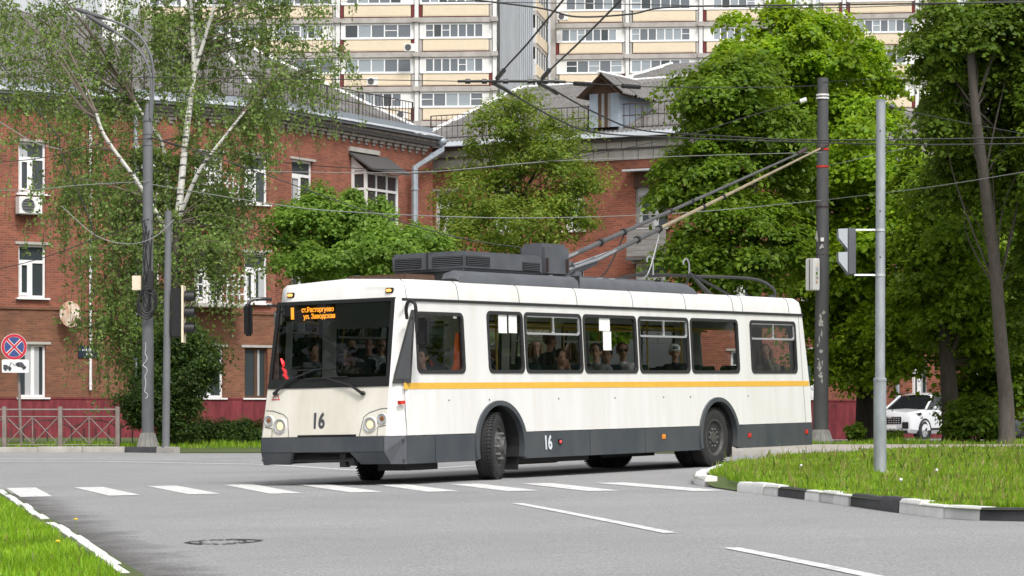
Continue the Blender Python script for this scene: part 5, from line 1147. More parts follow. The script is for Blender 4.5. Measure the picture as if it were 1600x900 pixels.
# thin pole with the traffic light seen edge-on
p = GD(259, 60.6, .08); tl = empty('traffic_light', p); zt = P(0, 330, 60.6).z-p.z
MB().tube([(0, 0, 0), (.06, 0, zt)], [.085, .075], 14).build('column', 'pole_grey', tl)
zl = P(0, 527, 60.6).z-p.z; xh = .33
MB().box((xh-.19, -.16, zl), (xh+.04, .2, zl+1.08)).build('housing', 'black_plastic', tl, bevel=.02)
MB().box((xh+.042, -.24, zl-.12), (xh+.085, .28, zl+1.14)).build('backboard', 'hr_cream', tl)
for k in range(3):
    z = zl+.18+.35*k; v = MB(); n = 12
    vs = [(xh+.09+dx, .15*math.cos(t), z+.15*math.sin(t)) for dx in (0, .22) for t in np.linspace(R(-30), R(210), n)]; v.add(vs, [(j, j+1, n+j+1, n+j) for j in range(n-1)]); v.build('visor', 'black_plastic', tl)
    MB().lathe([(.14, 0), (.1, .02), (.003, .03)], 16, Matrix.Translation((xh+.088, 0, z)) @ Matrix.Rotation(R(90), 4, 'Y')).build('lens', 'lens_dark', tl)
for z in (zl+.02, zl+1.02): MB().tube([(.03, 0, z), (xh-.1, 0, z)], .022, 6).build('bracket', 'iron', tl)
MB().box((.10, -.09, zl+.1), (.139, .09, zl+.42)).build('control_box', 'black_plastic', tl)
tag(tl, 'black three-lamp traffic light seen edge-on, on the thin pole beside the lamp post', 'traffic light')
# concrete mast at the right with the white box sign
p = GD(1282, 68.5, .12); ms = empty('overhead_line_mast', p); zt = P(0, 122, 68.5).z-p.z
MB().tube([(0, 0, 0), (.05, 0, zt*.5), (.06, 0, zt)], [.195, .165, .135], 20).build('column', 'pole_dark', ms); fluted_base(ms, Vector((0, 0, 0)), .30, .2, .34)
def band(parent, z, r, m_='iron', h=.06, x=.05): MB().tube([(x, 0, z), (x, 0, z+h)], r, 16).build('band', m_, parent)
for y_, mt in ((235, 'red'), (262, 'red'), (150, 'hr_white'), (155, 'hr_white'), (325, 'iron'), (400, 'iron')): band(ms, P(0, y_, 68.5).z-p.z, .165, mt, .045)
for k in range(14):
    z = (1.55, 1.7, 2.1, 2.3, 2.45, 2.75, 3.0, 3.15, 3.25, 4.9, 5.15, 2.0, 1.9, 2.6)[k]; x = random.uniform(-.15, .05); w_ = random.uniform(.02, .09); h_ = random.uniform(.03, .15)
    MB().face([[(x+w_*random.uniform(.3, 1.2)*math.cos(t), z+h_*random.uniform(.3, 1.2)*math.sin(t)) for t in np.linspace(0, 2*math.pi, 14)[:-1]]], lambda u, v, o: (u+.02, -.012-math.sqrt(max(.0004, .182**2-u*u)), v)).build('torn_paper', 'stone', ms)
MB().box((-.02, -.22, P(0, 378, 68.5).z-p.z), (.06, -.17, P(0, 372, 68.5).z-p.z)).build('camera', 'hr_white', ms)
tag(ms, 'tall dark overhead-line mast with torn posters, behind the back of the trolleybus', 'mast')
bs = empty('box_sign', mw=Matrix.Translation(P(1270, 454, 68.2)) @ Matrix.Rotation(R(35), 4, 'Z'))
MB().box((-.11, -.16, 0), (.10, .16, .80)).build('case', 'hr_white', bs, bevel=.02); MB().box((-.12, -.02, .02), (-.112, .0, .78)).build('seam', 'iron', bs)
for k, (c_, r_) in enumerate((('rust', .07), ('stone', .06), ('stem_green', .07), ('flashing', .08), ('hr_cream', .05))): MB().box((-.045, -.166, .16+.11*k), (.02+.02*(k % 2), -.161, .24+.11*k)).build('print', c_, bs)
for z in (.12, .40, .68): MB().tube([(.10, .1, z), (.36, .0, z)], .015, 5).build('arm', 'alu', bs)
tag(bs, 'white box sign with small coloured figures fixed to the dark mast', 'sign')
# galvanised post on the island
p = G(1375, 741, .09); d0 = p.y; gp_ = empty('traffic_light', p); zt = P(0, 158, d0).z-p.z; zj = P(0, 594, d0).z-p.z
MB().tube([(0, 0, -.05), (0, 0, zj)], [.078, .076], 18).build('lower_column', 'galv', gp_); MB().tube([(0, 0, zj-.02), (.01, 0, zt)], [.060, .056], 18).build('upper_column', 'galv', gp_)
MB().lathe([(.082, 0), (.082, .03), (.062, .04)], 18, Matrix.Translation((0, 0, zj-.01))).build('joint_ring', 'galv', gp_); MB().lathe([(.06, 0), (.06, .015), (.01, .02)], 18, Matrix.Translation((.01, 0, zt))).build('cap', 'galv', gp_)
z0, z1 = P(0, 430, d0).z-p.z, P(0, 357, d0).z-p.z; xh = -.355
MB().box((xh-.055, -.12, z0), (xh+.055, .13, z1)).build('housing', 'grey_light', gp_, bevel=.012) if 0 else MB().box((xh-.05, -.12, z0), (xh+.05, .13, z1)).build('housing', 'roof_grey', gp_, bevel=.012)
for k in (0, 1):
    zc = z0+(z1-z0)*(.25+.5*k); hh = (z1-z0)*.24; v = MB()
    vs = [(xh-.05, -.11, zc+hh), (xh-.05, .11, zc+hh), (xh-.05, -.11, zc-hh*.8), (xh-.05, .11, zc-hh*.8), (xh-.16, -.10, zc+hh*.96), (xh-.16, .10, zc+hh*.96), (xh-.155, -.10, zc+hh*.2), (xh-.155, .10, zc+hh*.2)]
    v.add(vs, [(0, 1, 5, 4), (0, 4, 6, 2), (1, 3, 7, 5)]); v.build('visor', 'hr_grey', gp_)
    MB().lathe([(.09, 0), (.07, .015), (.003, .02)], 16, Matrix.Translation((xh-.05, 0, zc)) @ Matrix.Rotation(R(-90), 4, 'Y')).build('lens', 'lens_dark', gp_)
for z in (z0+.0, z1-.02): MB().tube([(xh+.04, 0, z), (-.05, 0, z)], .013, 6).build('bracket', 'alu', gp_); 
for z in (z0-.015, z1-.035): MB().tube([(0, 0, z), (0, 0, z+.03)], .066, 16).build('clamp', 'alu', gp_)
for py in (402, 330, 205): MB().ell((-.005, -.058, P(0, py, d0).z-p.z), (.01, .006, .01), 8, 5).build('hole', 'black_plastic', gp_)
tag(gp_, 'galvanised steel post with a grey two-lamp signal on the grass island', 'traffic light')
# no-stopping sign with tow-truck plate
p = GD(33, 62.6, .10); ns = empty('road_sign', p); c = P(22, 542, 62.4)-p; c2 = P(24, 572, 62.4)-p
MB().tube([(0, 0, 0), (c.x+.03, .06, c.z+.2)], .035, 10).build('post', 'fence_paint', ns)
YR = Matrix.Rotation(R(24), 4, 'Z'); fs = lambda o: Matrix.Translation(c) @ YR @ Matrix.Translation((0, -.012*o, 0))
disc = lambda r, o, mt, nm, par: MB().lathe([(r, 0), (r, .008), (.003, .0085)], 32, fs(o) @ Matrix.Rotation(R(90), 4, 'X')).build(nm, mt, par)
dk = disc(.30, 0, 'sign_white', 'disc', ns)
ring = lambda r0, r1, o, mt, nm: MB().face([[(r0*math.cos(t), r0*math.sin(t)) for t in np.linspace(0, 2*math.pi, 33)[:-1]], [(r1*math.cos(t), r1*math.sin(t)) for t in np.linspace(2*math.pi, 0, 33)[:-1]]], lambda u, v, k: fs(o)@Vector((u, 0, v))).build(nm, mt, dk, False)
ring(.292, .232, 1.0, 'sign_red', 'border')
for k in range(4):
    a0, a1 = R(90*k+8), R(90*k+82); a0 -= R(45); a1 -= R(45); a0 += R(2); a1 -= R(2); pts = [(.225*math.cos(t), .225*math.sin(t)) for t in np.linspace(a0, a1, 10)]+[(.05*math.cos((a0+a1)/2), .05*math.sin((a0+a1)/2))]
    MB().face([pts], lambda u, v, k_: fs(1.0)@Vector((u, 0, v))).build('blue_field', 'sign_blue', dk, False)
for a in (45, 135): 
    ca, sa = math.cos(R(a)), math.sin(R(a)); q = [(.25*ca-.02*sa, .25*sa+.02*ca), (.25*ca+.02*sa, .25*sa-.02*ca), (-.25*ca+.02*sa, -.25*sa-.02*ca), (-.25*ca-.02*sa, -.25*sa+.02*ca)]
    MB().face([q], lambda u, v, k_: fs(1.15 if a == 45 else 1.25)@Vector((u, 0, v))).build('red_bar', 'sign_red', dk, False)
fp = lambda o: Matrix.Translation(c2) @ YR @ Matrix.Translation((0, -.012*o, 0))
pl_ = MB().face([rrect(-.31, -.15, .31, .15, .03)], lambda u, v, k: fp(0)@Vector((u, k, v)), .01).build('plate', 'sign_white', ns)
bk_ = lambda polys: [MB().face([q], lambda u, v, k_: fp(1.0)@Vector((u, 0, v))).build('pictogram', 'digits', pl_, False) for q in polys]
circ = lambda x, y, r: [(x+r*math.cos(t), y+r*math.sin(t)) for t in np.linspace(0, 2*math.pi, 13)[:-1]]
bk_([[(-.28, -.07), (-.09, -.07), (-.09, -.03), (-.17, .0), (-.20, .03), (-.28, .03)], circ(-.23, -.08, .03), circ(-.13, -.08, .03), [(-.15, -.02), (-.13, -.02), (-.09, .09), (-.105, .095)], [(-.105, .095), (-.09, .085), (-.01, .01), (-.02, .0)], [(.0, .06), (.06, .09), (.15, .09), (.21, .02), (.25, -.02), (.23, -.06), (.0, .02)], circ(.06, .015, .03), circ(.19, -.05, .03)])
tag(ns, 'round no-stopping sign above a white tow-truck plate on a leaning post', 'road sign')
# pedestrian fence by the far kerb
FZ = 62.2; posts = [-62, 7, 94.5, 184]; fn_ = empty('railing', GD(94, FZ, .1)); f0 = fn_.location.copy()
for x in posts: q = GD(x, FZ, .1)-f0; MB().box((q.x-.045, q.y-.045, 0), (q.x+.045, q.y+.045, .93)).build('post', 'fence_paint', fn_)
for a, b in zip(posts[:-1], posts[1:]):
    A, B = GD(a, FZ, .1)-f0, GD(b, FZ, .1)-f0; l = lambda t, z: Vector((A.x+(B.x-A.x)*t, A.y, z))
    for z in (.86, .70, .06): MB().tube([l(.03, z), l(.97, z)], .022 if z > .8 else .014, 6).build('rail', 'fence_paint', fn_)
    MB().tube([l(.5, .06), l(.5, .70)], .015, 6).build('upright', 'fence_paint', fn_)
    for t0, t1 in ((.04, .5), (.5, .96)):
        MB().tube([l(t0, .08), l(t1, .69)], .013, 6).build('cross_bar', 'fence_paint', fn_); MB().tube([l(t0, .69)+Vector((0, .02, 0)), l(t1, .08)+Vector((0, .02, 0))], .013, 6).build('cross_bar', 'fence_paint', fn_)
tag(fn_, 'brown-grey pedestrian railing with crossed bars along the far kerb on the left', 'fence')
af = empty('garden_fence', GD(100, 68, .1)); f1 = af.location.copy()
for k in range(14):
    a, b = GD(-40+k*19, 68, .1)-f1, GD(-40+(k+1)*19, 68, .1)-f1
    MB().tube([a, a+Vector((0, 0, .40))], .016, 5).build('upright', 'pole_dark', af)
    if k % 4 == 0: MB().tube([Vector((a.x+(b.x-a.x)*4*t, a.y, .40+.20*math.sin(math.pi*t))) for t in np.linspace(0, 1, 13)], .014, 5).build('arch_rail', 'pole_dark', af)
tag(af, 'low garden fence of arched rods in front of the red plinth', 'fence')
# ------------------------------------------------------------------ wires
def wire(label, pts, r=.012, m_='wire', sag=0, n=8, name='overhead_wire', group='overhead wires'):
    q = [P(*p) for p in pts]
    if len(q) == 2:
        q = [q[0].lerp(q[1], t)-Vector((0, 0, sag*4*t*(1-t))) for t in np.linspace(0, 1, 17)]
    else: q = catmull(q, n)
    o = MB().tube(q, r*.8, 6).build(name, m_); tag(o, label, 'wire', group); return o
dz = lambda y: 4280*4.54/(640-y)
wire('left contact wire curving from the top edge down past the insulated crossing to the right', [(905, -30, dz(-30)), (880, 0, dz(0)), (826, 66, dz(66)), (776, 126, dz(126)), (800, 146, dz(146)), (870, 186, dz(186)), (930, 207, dz(207)), (1050, 215, 46), (1255, 222, 46.9), (1420, 226, 48), (1640, 224, 49)], .016, name='contact_wire')
wire('right contact wire curving from the top edge past the insulated crossing to the right', [(995, -30, dz(-30)), (970, 0, dz(0)), (905, 66, dz(66)), (846, 126, dz(126)), (868, 142, dz(142)), (930, 176, dz(176)), (1000, 203, dz(203)), (1120, 212, 45.8), (1292, 219, 46.6), (1640, 214, 48)], .016, name='contact_wire')
wire('span wire stretched across the sky gap at roof height left of the crossing', [(200, 121, 38.5), (480, 123.5, 38.1), (600, 125, 38), (722, 127, 38)], .008)
cr = wire('thick black insulated crossing bar in front of the apartment blocks', [(715, 127, 38), (776, 127, 38), (846, 127, 38), (884, 128, 38)], .026, name='line_crossing', group=None); cr['category'] = 'wire fitting'
for x in (731, 757, 790, 828, 852, 870): MB().tube([P(x-4, 127, 37.98), P(x+4, 127, 37.98)], .034, 8).build('insulator', 'black_plastic', cr)
for x in (785, 856): MB().tube([P(x-14, 130, 37.95), P(x+2, 138, 38.6), P(x+14, 146, 39.6)], .03, 6).build('curved_clamp', 'black_plastic', cr); MB().tube([P(x-8, 122, 37.9), P(x+2, 110, 37)], .035, 6).build('clamp', 'black_plastic', cr)
wire('span wire from the crossing bar over the dormer towards the tall mast', [(884, 128, 38), (975, 134, 39), (1030, 136, 40), (1150, 137, 45), (1284, 134, 68)], .010)
for x, e in ((910, 0), (985, 1)): MB().tube([P(x-12, 130.5+e*4, 38.3+e*.8), P(x+14, 132+e*4.2, 38.6+e*.8)], .035, 6).build('strain_insulator', 'black_plastic', bpy.data.objects['overhead_wire.001'])
wire('thick sagging black cable across the top right corner', [(690, -6, 60), (840, 12, 60), (900, 26, 60), (985, 22, 60), (1050, 11, 60), (1250, 8, 60), (1640, 3, 60)], .026)
wire('thin cable just above the thick one at the top edge', [(690, 2, 61), (1000, 7, 61), (1300, 12, 61), (1640, -2, 61)], .012)
wire('pale span wire from the lamp post to the tall mast below the trolley booms', [(236, 288, 61.7), (420, 318, 60), (545, 331, 60), (800, 340.5, 60), (1060, 333, 64), (1284, 313, 68.3)], .013, 'wire_pale')
wire('pale span wire from the tall mast to the right picture edge', [(1284, 313, 68.3), (1455, 292, 62), (1640, 262, 56)], .013, 'wire_pale')
wire('upper pale span wire from the downpipe corner to the tall mast', [(420, 268, 64), (655, 269, 64), (860, 252, 65), (1100, 243, 67), (1284, 238, 68.3)], .011, 'wire_pale')
wire('black feeder wire crossing the middle tree down to the left', [(600, 275, 62), (760, 262, 62), (900, 246, 62), (1080, 209, 62), (1150, 188, 62), (1254, 157, 62)], .013)
MB().tube([P(1250, 158.5, 62), P(1260, 155, 62)], .05, 8).build('insulator', 'ceramic', bpy.data.objects['overhead_wire.007'])
wire('short pale stay from the tall mast to the galvanised post', [(1290, 260, 68.3), (1372, 241, 40), (1415, 231, 38)], .008, 'wire_pale')
wire('black guy wire from the galvanised post top to the right edge', [(1380, 165, 35.5), (1425, 175, 36), (1535, 197, 40), (1640, 216, 44)], .008)
MB().tube([P(1390, 165, 35.6), P(1397, 168, 35.6)], .035, 8).build('insulator', 'black_plastic', bpy.data.objects['overhead_wire.009'])
wire('thin wire from the tall mast over the linden to the right edge', [(1284, 128, 68.3), (1450, 118, 70), (1640, 104, 72)], .008)
wire('black cable falling from the left edge through the birch', [(-20, 70, 60), (40, 150, 60), (88, 210, 60), (97, 242, 60), (132, 322, 60), (150, 372, 60)], .017)
wire('pale cable from the left edge to the hanging black cable', [(-20, 178, 60), (20, 203, 60), (55, 223, 60), (97, 234, 60)], .013, 'wire_pale')
wire('black drooping cable crossing the brick wall at the left edge', [(-20, 255, 61), (70, 246, 61), (150, 226, 61), (235, 216, 61.8)], .012)
wire('thin pale cable from the left edge to the lamp post', [(-20, 298, 61), (60, 296, 61), (115, 290, 61), (235, 283, 61.8)], .010, 'wire_pale')
wire('upper black cable from the lamp post to the box balcony', [(236, 216, 61.8), (300, 233, 63), (410, 250, 66), (540, 262, 70), (720, 268, 76)], .014)
wire('lower black cable from the lamp post falling behind the bus roof', [(236, 214, 61.8), (330, 243, 62), (440, 282, 62), (560, 325, 62), (720, 372, 62), (860, 392, 62)], .015)
wire('slack pale cable hanging between the lamp post and the thin pole', [(96, 322, 60), (150, 368, 60), (200, 381, 60), (240, 371, 60), (272, 343, 60.6)], .013, 'wire_pale')
wire('black cable from the left edge up to the lamp post below the others', [(-20, 424, 60), (60, 405, 60), (150, 373, 60), (233, 342, 61.8)], .012)
wire('black service cable from the lamp post towards the small maple', [(236, 345, 61.8), (330, 352, 62), (440, 378, 64), (560, 398, 66), (690, 404, 70)], .010)
# ------------------------------------------------------------------ trees
def leaves(name, C, N_, size, material, parent, asp=.62, seed=0):
    """C centres (n,3), N_ leaf normals; each leaf a folded four-corner blade"""
    n = len(C); r = np.random.default_rng(seed); N_ = N_/np.linalg.norm(N_, axis=1)[:, None]
    T = r.normal(size=(n, 3)); T[:, 2] -= .5; T -= (T*N_).sum(1)[:, None]*N_; T /= np.linalg.norm(T, axis=1)[:, None]; B = np.cross(N_, T)
    s = size*(.45+1.0*r.random(n))[:, None]
    v = np.stack([C-T*s*.5, C+B*s*asp*.5+N_*s*.10, C+T*s*.5-N_*s*.06, C-B*s*asp*.5+N_*s*.10], 1).reshape(-1, 3)
    o = np.arange(n)[:, None]*4; L = (o+np.array([0, 1, 2, 0, 2, 3])).ravel()
    return raw_mesh(name, v, L, np.full(n*2, 3), material, parent)
def unit(n, r):
    v = r.normal(size=(n, 3)); return v/np.linalg.norm(v, axis=1)[:, None]
def crown_pts(lobes, nclump, per, cr, seed, inner=.15, flat=.62, droop=.25):
    r = np.random.default_rng(seed); vol = np.array([l[1][0]*l[1][1]*l[1][2] for l in lobes])**.75; vol /= vol.sum(); Cs, Ns = [], []
    for (c, R3), f in zip(lobes, vol):
        k = max(4, int(nclump*f)); d = unit(k, r); rad = .50+.52*r.random(k)**.6; cc = np.array(c)+d*np.array(R3)*rad[:, None]
        crr = cr*(.5+.95*r.random(k)**1.4)
        for q in range(k):
            m_ = int(per*(.5+r.random())); u_ = unit(m_, r); u_[:, 2] = np.where(u_[:, 2] < -.35, -u_[:, 2], u_[:, 2]); rr = (.22+.83*r.random(m_)**.6)*np.where(r.random(m_) < .13, 1.35, 1.0)
            off = u_*rr[:, None]*crr[q]*np.array([1, 1, flat]); hd = np.linalg.norm(off[:, :2], axis=1); off[:, 2] -= droop*hd**2/crr[q]
            Cs.append(cc[q]+off); Ns.append(u_*.55+np.array([0, 0, .75])+d[q]*.35+r.normal(size=(m_, 3))*.5)
        k2 = int(nclump*f*per*inner); d = unit(k2, r); Cs.append(np.array(c)+d*np.array(R3)*(r.random(k2)**.4)[:, None]*.85); Ns.append(r.normal(size=(k2, 3))+np.array([0, 0, .6]))
    return np.concatenate(Cs), np.concatenate(Ns)
def limbs(start, ends, r0, seed, bend=.25):
    m = MB(); rr = random.Random(seed)
    for e in ends:
        a = Vector(start) if not isinstance(start, list) else Vector(rr.choice(start)); b = Vector(e); md = a.lerp(b, .45)+Vector((rr.uniform(-1, 1), rr.uniform(-1, 1), rr.uniform(0, .8)))*bend*(b-a).length*.4
        k = catmull([a, md, b], 6); m.tube(k, [r0*(1-.85*i/(len(k)-1)) for i in range(len(k))], 6)
    return m
def lobe(px, py, d, rx, ry, rd): c = P(px, py, d); return ((c.x, c.y, c.z), (rx*d/F, rd, ry*d/F))
def tree(label, base, path, r0, r1, lobes, nclump, per, cr, size, leaf, bark, seed, cat='tree', name='tree', inner=.15, asp=.7, flat=.62, droop=.25, limb=.07):
    b = Vector(base); e = empty(name, b); pts = [Vector((0, 0, -.1))]+[Vector(p)-b for p in path]; k = catmull(pts, 6)
    L = len(k)-1; rad = [r0+(r1-r0)*(i/L)**.8 for i in range(L+1)]; rad[0] *= 1.35; rad[1] *= 1.15
    MB().tube(k, rad, 12).build('trunk', bark, e)
    ends = [(Vector(l[0])-b)+Vector((random.uniform(-.3, .3)*l[1][0], random.uniform(-.3, .3)*l[1][1], random.uniform(-.1, .4)*l[1][2])) for l in lobes for _ in range(3)]
    limbs([k[int(L*.45)], k[int(L*.65)], k[int(L*.85)]], ends, min(limb, r1*.6+.01), seed).build('limbs', bark, e)
    C, N_ = crown_pts(lobes, nclump, per, cr, seed, inner, flat, droop); o = leaves('crown', C-np.array(b), N_, size, leaf, e, asp, seed)
    tag(e, label, cat); return e
lin = [lobe(1130, 150, 73, 70, 80, 1.7), lobe(1100, 285, 73, 75, 75, 1.8), lobe(1165, 385, 72, 95, 75, 1.9), lobe(1085, 400, 72.5, 48, 40, 1.2), lobe(1175, 240, 74, 90, 110, 1.9)]
tree('dense green linden left of the tall mast, behind the trolley booms', GD(1180, 73, -.1), [GD(1180, 73, 3), GD(1175, 73, 7), P(1150, 200, 73)], .24, .10, lin, 200, 330, .62, .125, 'leaf_dark' if 0 else 'leaf_linden2', 'bark', 11) if 0 else None
leafmat('leaf_linden2', (.08, .16, .012), (.125, .22, .015), (.20, .30, .024), .5)
tree('dense green linden left of the tall mast, behind the trolley booms', GD(1180, 73, -.1), [GD(1180, 73, 3), GD(1175, 73, 7), P(1150, 200, 73)], .24, .10, lin, 165, 430, .74, .14, 'leaf_linden2', 'bark', 11, flat=.42, droop=.5, inner=.06)
lin2 = [lobe(1225, 70, 78, 95, 90, 2.2), lobe(1310, 130, 78, 90, 110, 2.2), lobe(1350, 260, 76, 85, 100, 2.2), lobe(1290, 330, 77, 80, 90, 2.2), lobe(1375, 390, 75, 65, 80, 1.9), lobe(1330, 500, 76, 75, 90, 2.0), lobe(1395, 330, 75, 50, 70, 1.6), lobe(1190, 130, 79, 60, 80, 2.0), lobe(1330, 585, 76, 45, 40, 1.5), lobe(1400, 515, 74, 42, 65, 1.2), lobe(1270, 200, 78, 90, 100, 2.2), lobe(1265, 440, 77, 55, 75, 1.8), lobe(1290, 560, 77, 40, 50, 1.5), lobe(1418, 556, 74, 30, 34, 1.0), lobe(1435, 500, 73, 40, 50, 1.1)]
tree('bright green tall linden behind the mast and the galvanised post', GD(1350, 77, -.2), [GD(1352, 77, 2.5), GD(1345, 77.5, 6), P(1290, 160, 78)], .30, .12, lin2, 310, 420, .82, .15, 'leaf_linden', 'bark', 12, flat=.42, droop=.5, inner=.06)
rt = [lobe(1500, 60, 64, 70, 70, 1.5), lobe(1580, 130, 65, 85, 110, 1.6), lobe(1478, 165, 65, 50, 70, 1.4), lobe(1545, 240, 66.5, 80, 60, 1.5), lobe(1590, 30, 64, 80, 60, 1.6), lobe(1660, 180, 64, 80, 150, 2.0), lobe(1470, 80, 64, 40, 45, 1.2), lobe(1610, 290, 66, 60, 90, 1.4), lobe(1490, 290, 67, 55, 45, 1.2), lobe(1620, 450, 67, 45, 110, 1.2)]
tree('dark leafy tree with a leaning trunk at the right picture edge', GD(1574, 65.6, .12), [GD(1572, 65.6, 1.2), P(1566, 560, 65.2), P(1553, 400, 64.4), P(1535, 260, 63.6), P(1524, 170, 63.2), P(1516, 80, 63.2)], .215, .09, rt, 250, 400, .68, .13, 'leaf_dark', 'bark_pale', 13, flat=.45, droop=.45, inner=.2, limb=.028)
md = [lobe(815, 215, 70, 38, 70, 1.0), lobe(770, 240, 70, 50, 70, 1.2), lobe(745, 320, 70, 62, 60, 1.3), lobe(850, 280, 70, 70, 65, 1.4), lobe(900, 320, 70, 50, 60, 1.2), lobe(800, 360, 69, 100, 45, 1.5), lobe(870, 225, 70, 40, 45, 1.0), lobe(700, 375, 69, 50, 35, 1.0)]
tree('loose yellowish green ash tree rising behind the middle of the bus', GD(815, 70, .1), [GD(815, 70, 2), GD(812, 70, 4.5), P(812, 230, 70)], .16, .05, md, 190, 170, .50, .105, 'leaf_ash', 'bark', 14, inner=.10, asp=.48, flat=.9, droop=.1)
sm_ = [lobe(480, 365, 66, 55, 50, 1.2), lobe(535, 352, 66, 38, 34, 1.0), lobe(590, 376, 66, 48, 34, 1.1), lobe(505, 418, 65, 70, 34, 1.2), lobe(570, 395, 65.5, 40, 40, 1.0), lobe(610, 405, 65, 50, 35, 1.1), lobe(670, 380, 67, 38, 20, .7), lobe(598, 330, 66, 12, 20, .4), lobe(492, 322, 66, 26, 22, .6), lobe(552, 318, 66, 18, 18, .5), lobe(452, 350, 66, 22, 24, .6), lobe(645, 372, 66, 18, 14, .5)]
tree('small light green maple just above the front of the bus roof', GD(545, 66, .1), [GD(545, 66, 1.5), GD(545, 66, 3), P(545, 380, 66)], .11, .04, sm_, 220, 190, .42, .105, 'leaf_maple', 'bark', 15, inner=.15, flat=.75, droop=.2)
leafmat('leaf_linden3', (.11, .20, .012), (.165, .28, .015), (.25, .37, .024), .5)
t2 = [lobe(1470, 350, 70, 50, 70, 1.4), lobe(1505, 430, 69.5, 45, 60, 1.3), lobe(1450, 440, 70, 40, 60, 1.2), lobe(1500, 500, 70.5, 50, 45, 1.3), lobe(1445, 300, 71, 45, 50, 1.2), lobe(1545, 480, 72, 60, 80, 1.4), lobe(1535, 585, 74, 40, 60, 1.2), lobe(1600, 560, 74, 45, 90, 1.4), lobe(1530, 360, 72, 50, 70, 1.4)]
tree('tree with a thick dark trunk beside the parked white car', GD(1488, 70, .06), [P(1484, 620, 70), P(1478, 540, 70.3), P(1468, 430, 70.6), P(1452, 300, 71)], .27, .12, t2, 210, 400, .72, .14, 'leaf_linden3', 'bark', 16, flat=.42, droop=.5, inner=.08)
for i, (px, d, sd_) in enumerate(((1700, 74, 31),)):
    tree(['street tree just outside the right picture edge', 'second street tree beyond the right picture edge', 'third street tree beyond the right picture edge'][i], GD(px, d, -.15), [GD(px, d, 3), GD(px-10, d, 7)], .25, .12, [lobe(px, 230, d, 130, 140, 2.4), lobe(px-60, 400, d, 90, 110, 2), lobe(px+60, 430, d, 90, 110, 2)], 120, 260, .85, .18, 'leaf_linden2', 'bark', sd_)
# unseen trees, added out of frame so the bus windows mirror dark green
for i, (x, y, lb) in enumerate(((23, 50, 'tree added outside the picture for window reflections, on the right, nearest the bus'), (31, 55, 'second tree added outside the picture for window reflections, on the right'), (40, 58, 'third tree added outside the picture for window reflections, on the right'), (50, 64, 'farthest tree added outside the picture for window reflections, on the right'), (-21, 29, 'tree added outside the picture for window reflections, on the left, nearest the bus'), (-29, 24, 'second tree added outside the picture for window reflections, on the left'), (-38, 22, 'farthest tree added outside the picture for window reflections, on the left'))):
    lb_ = [((x, y, 5.2), (3.6, 3.6, 2.8)), ((x+1, y-1, 8.6), (3.0, 3.0, 2.6)), ((x-1, y+1, 2.6), (2.8, 2.8, 1.8))]
    tree(lb, (x, y, g(x, y)-.02), [(x, y, 2.5), (x, y, 6)], .25, .12, lb_, 90, 130, .95, .34, 'leaf_linden2', 'bark', 40+i)
bg_ = [lobe(1540, 470, 116, 70, 110, 2.5), lobe(1560, 300, 116, 90, 120, 2.6), lobe(1640, 420, 114, 80, 130, 2.6), lobe(1470, 330, 117, 60, 90, 2.2), lobe(1590, 590, 116, 60, 70, 2)]
tree('background tree filling the gaps behind the right-hand trunks', GD(1560, 116, 0), [GD(1560, 116, 3), GD(1556, 116, 8)], .25, .12, bg_, 160, 260, .85, .18, 'leaf_dark', 'bark', 17)
def shrub(label, base, lobes, nclump, per, cr, size, leaf, seed, stems=5, flat=.9, name='shrub', asp=.55):
    b = Vector(base); e = empty(name, b); m = limbs(Vector((0, 0, -.05)), [(Vector(l[0])-b)*.9+Vector((random.uniform(-.2, .2), 0, 0)) for l in lobes for _ in range(2)], .035, seed); m.build('stems', 'bark', e)
    C, N_ = crown_pts(lobes, nclump, per, cr, seed, .3, flat, .1); leaves('foliage', C-np.array(b), N_, size, leaf, e, asp, seed); tag(e, label, 'shrub'); return e
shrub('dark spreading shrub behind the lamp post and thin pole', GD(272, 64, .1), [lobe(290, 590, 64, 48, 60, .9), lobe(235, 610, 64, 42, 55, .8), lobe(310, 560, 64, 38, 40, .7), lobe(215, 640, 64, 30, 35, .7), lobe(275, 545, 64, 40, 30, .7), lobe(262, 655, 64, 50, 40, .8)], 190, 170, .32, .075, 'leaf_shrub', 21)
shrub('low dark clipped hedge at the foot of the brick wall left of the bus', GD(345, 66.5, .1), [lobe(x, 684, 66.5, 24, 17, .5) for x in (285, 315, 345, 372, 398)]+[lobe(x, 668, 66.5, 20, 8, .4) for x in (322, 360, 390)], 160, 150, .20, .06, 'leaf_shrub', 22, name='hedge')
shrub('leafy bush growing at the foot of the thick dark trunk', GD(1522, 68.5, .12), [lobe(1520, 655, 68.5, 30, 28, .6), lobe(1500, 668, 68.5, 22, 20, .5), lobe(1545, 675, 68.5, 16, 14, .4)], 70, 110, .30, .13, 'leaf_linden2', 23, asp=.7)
shrub('young weed bush beside the footing of the tall mast', GD(1335, 69, .12), [lobe(1335, 676, 69, 14, 12, .3), lobe(1392, 685, 69, 22, 7, .3)], 30, 60, .15, .09, 'leaf_linden2', 24)
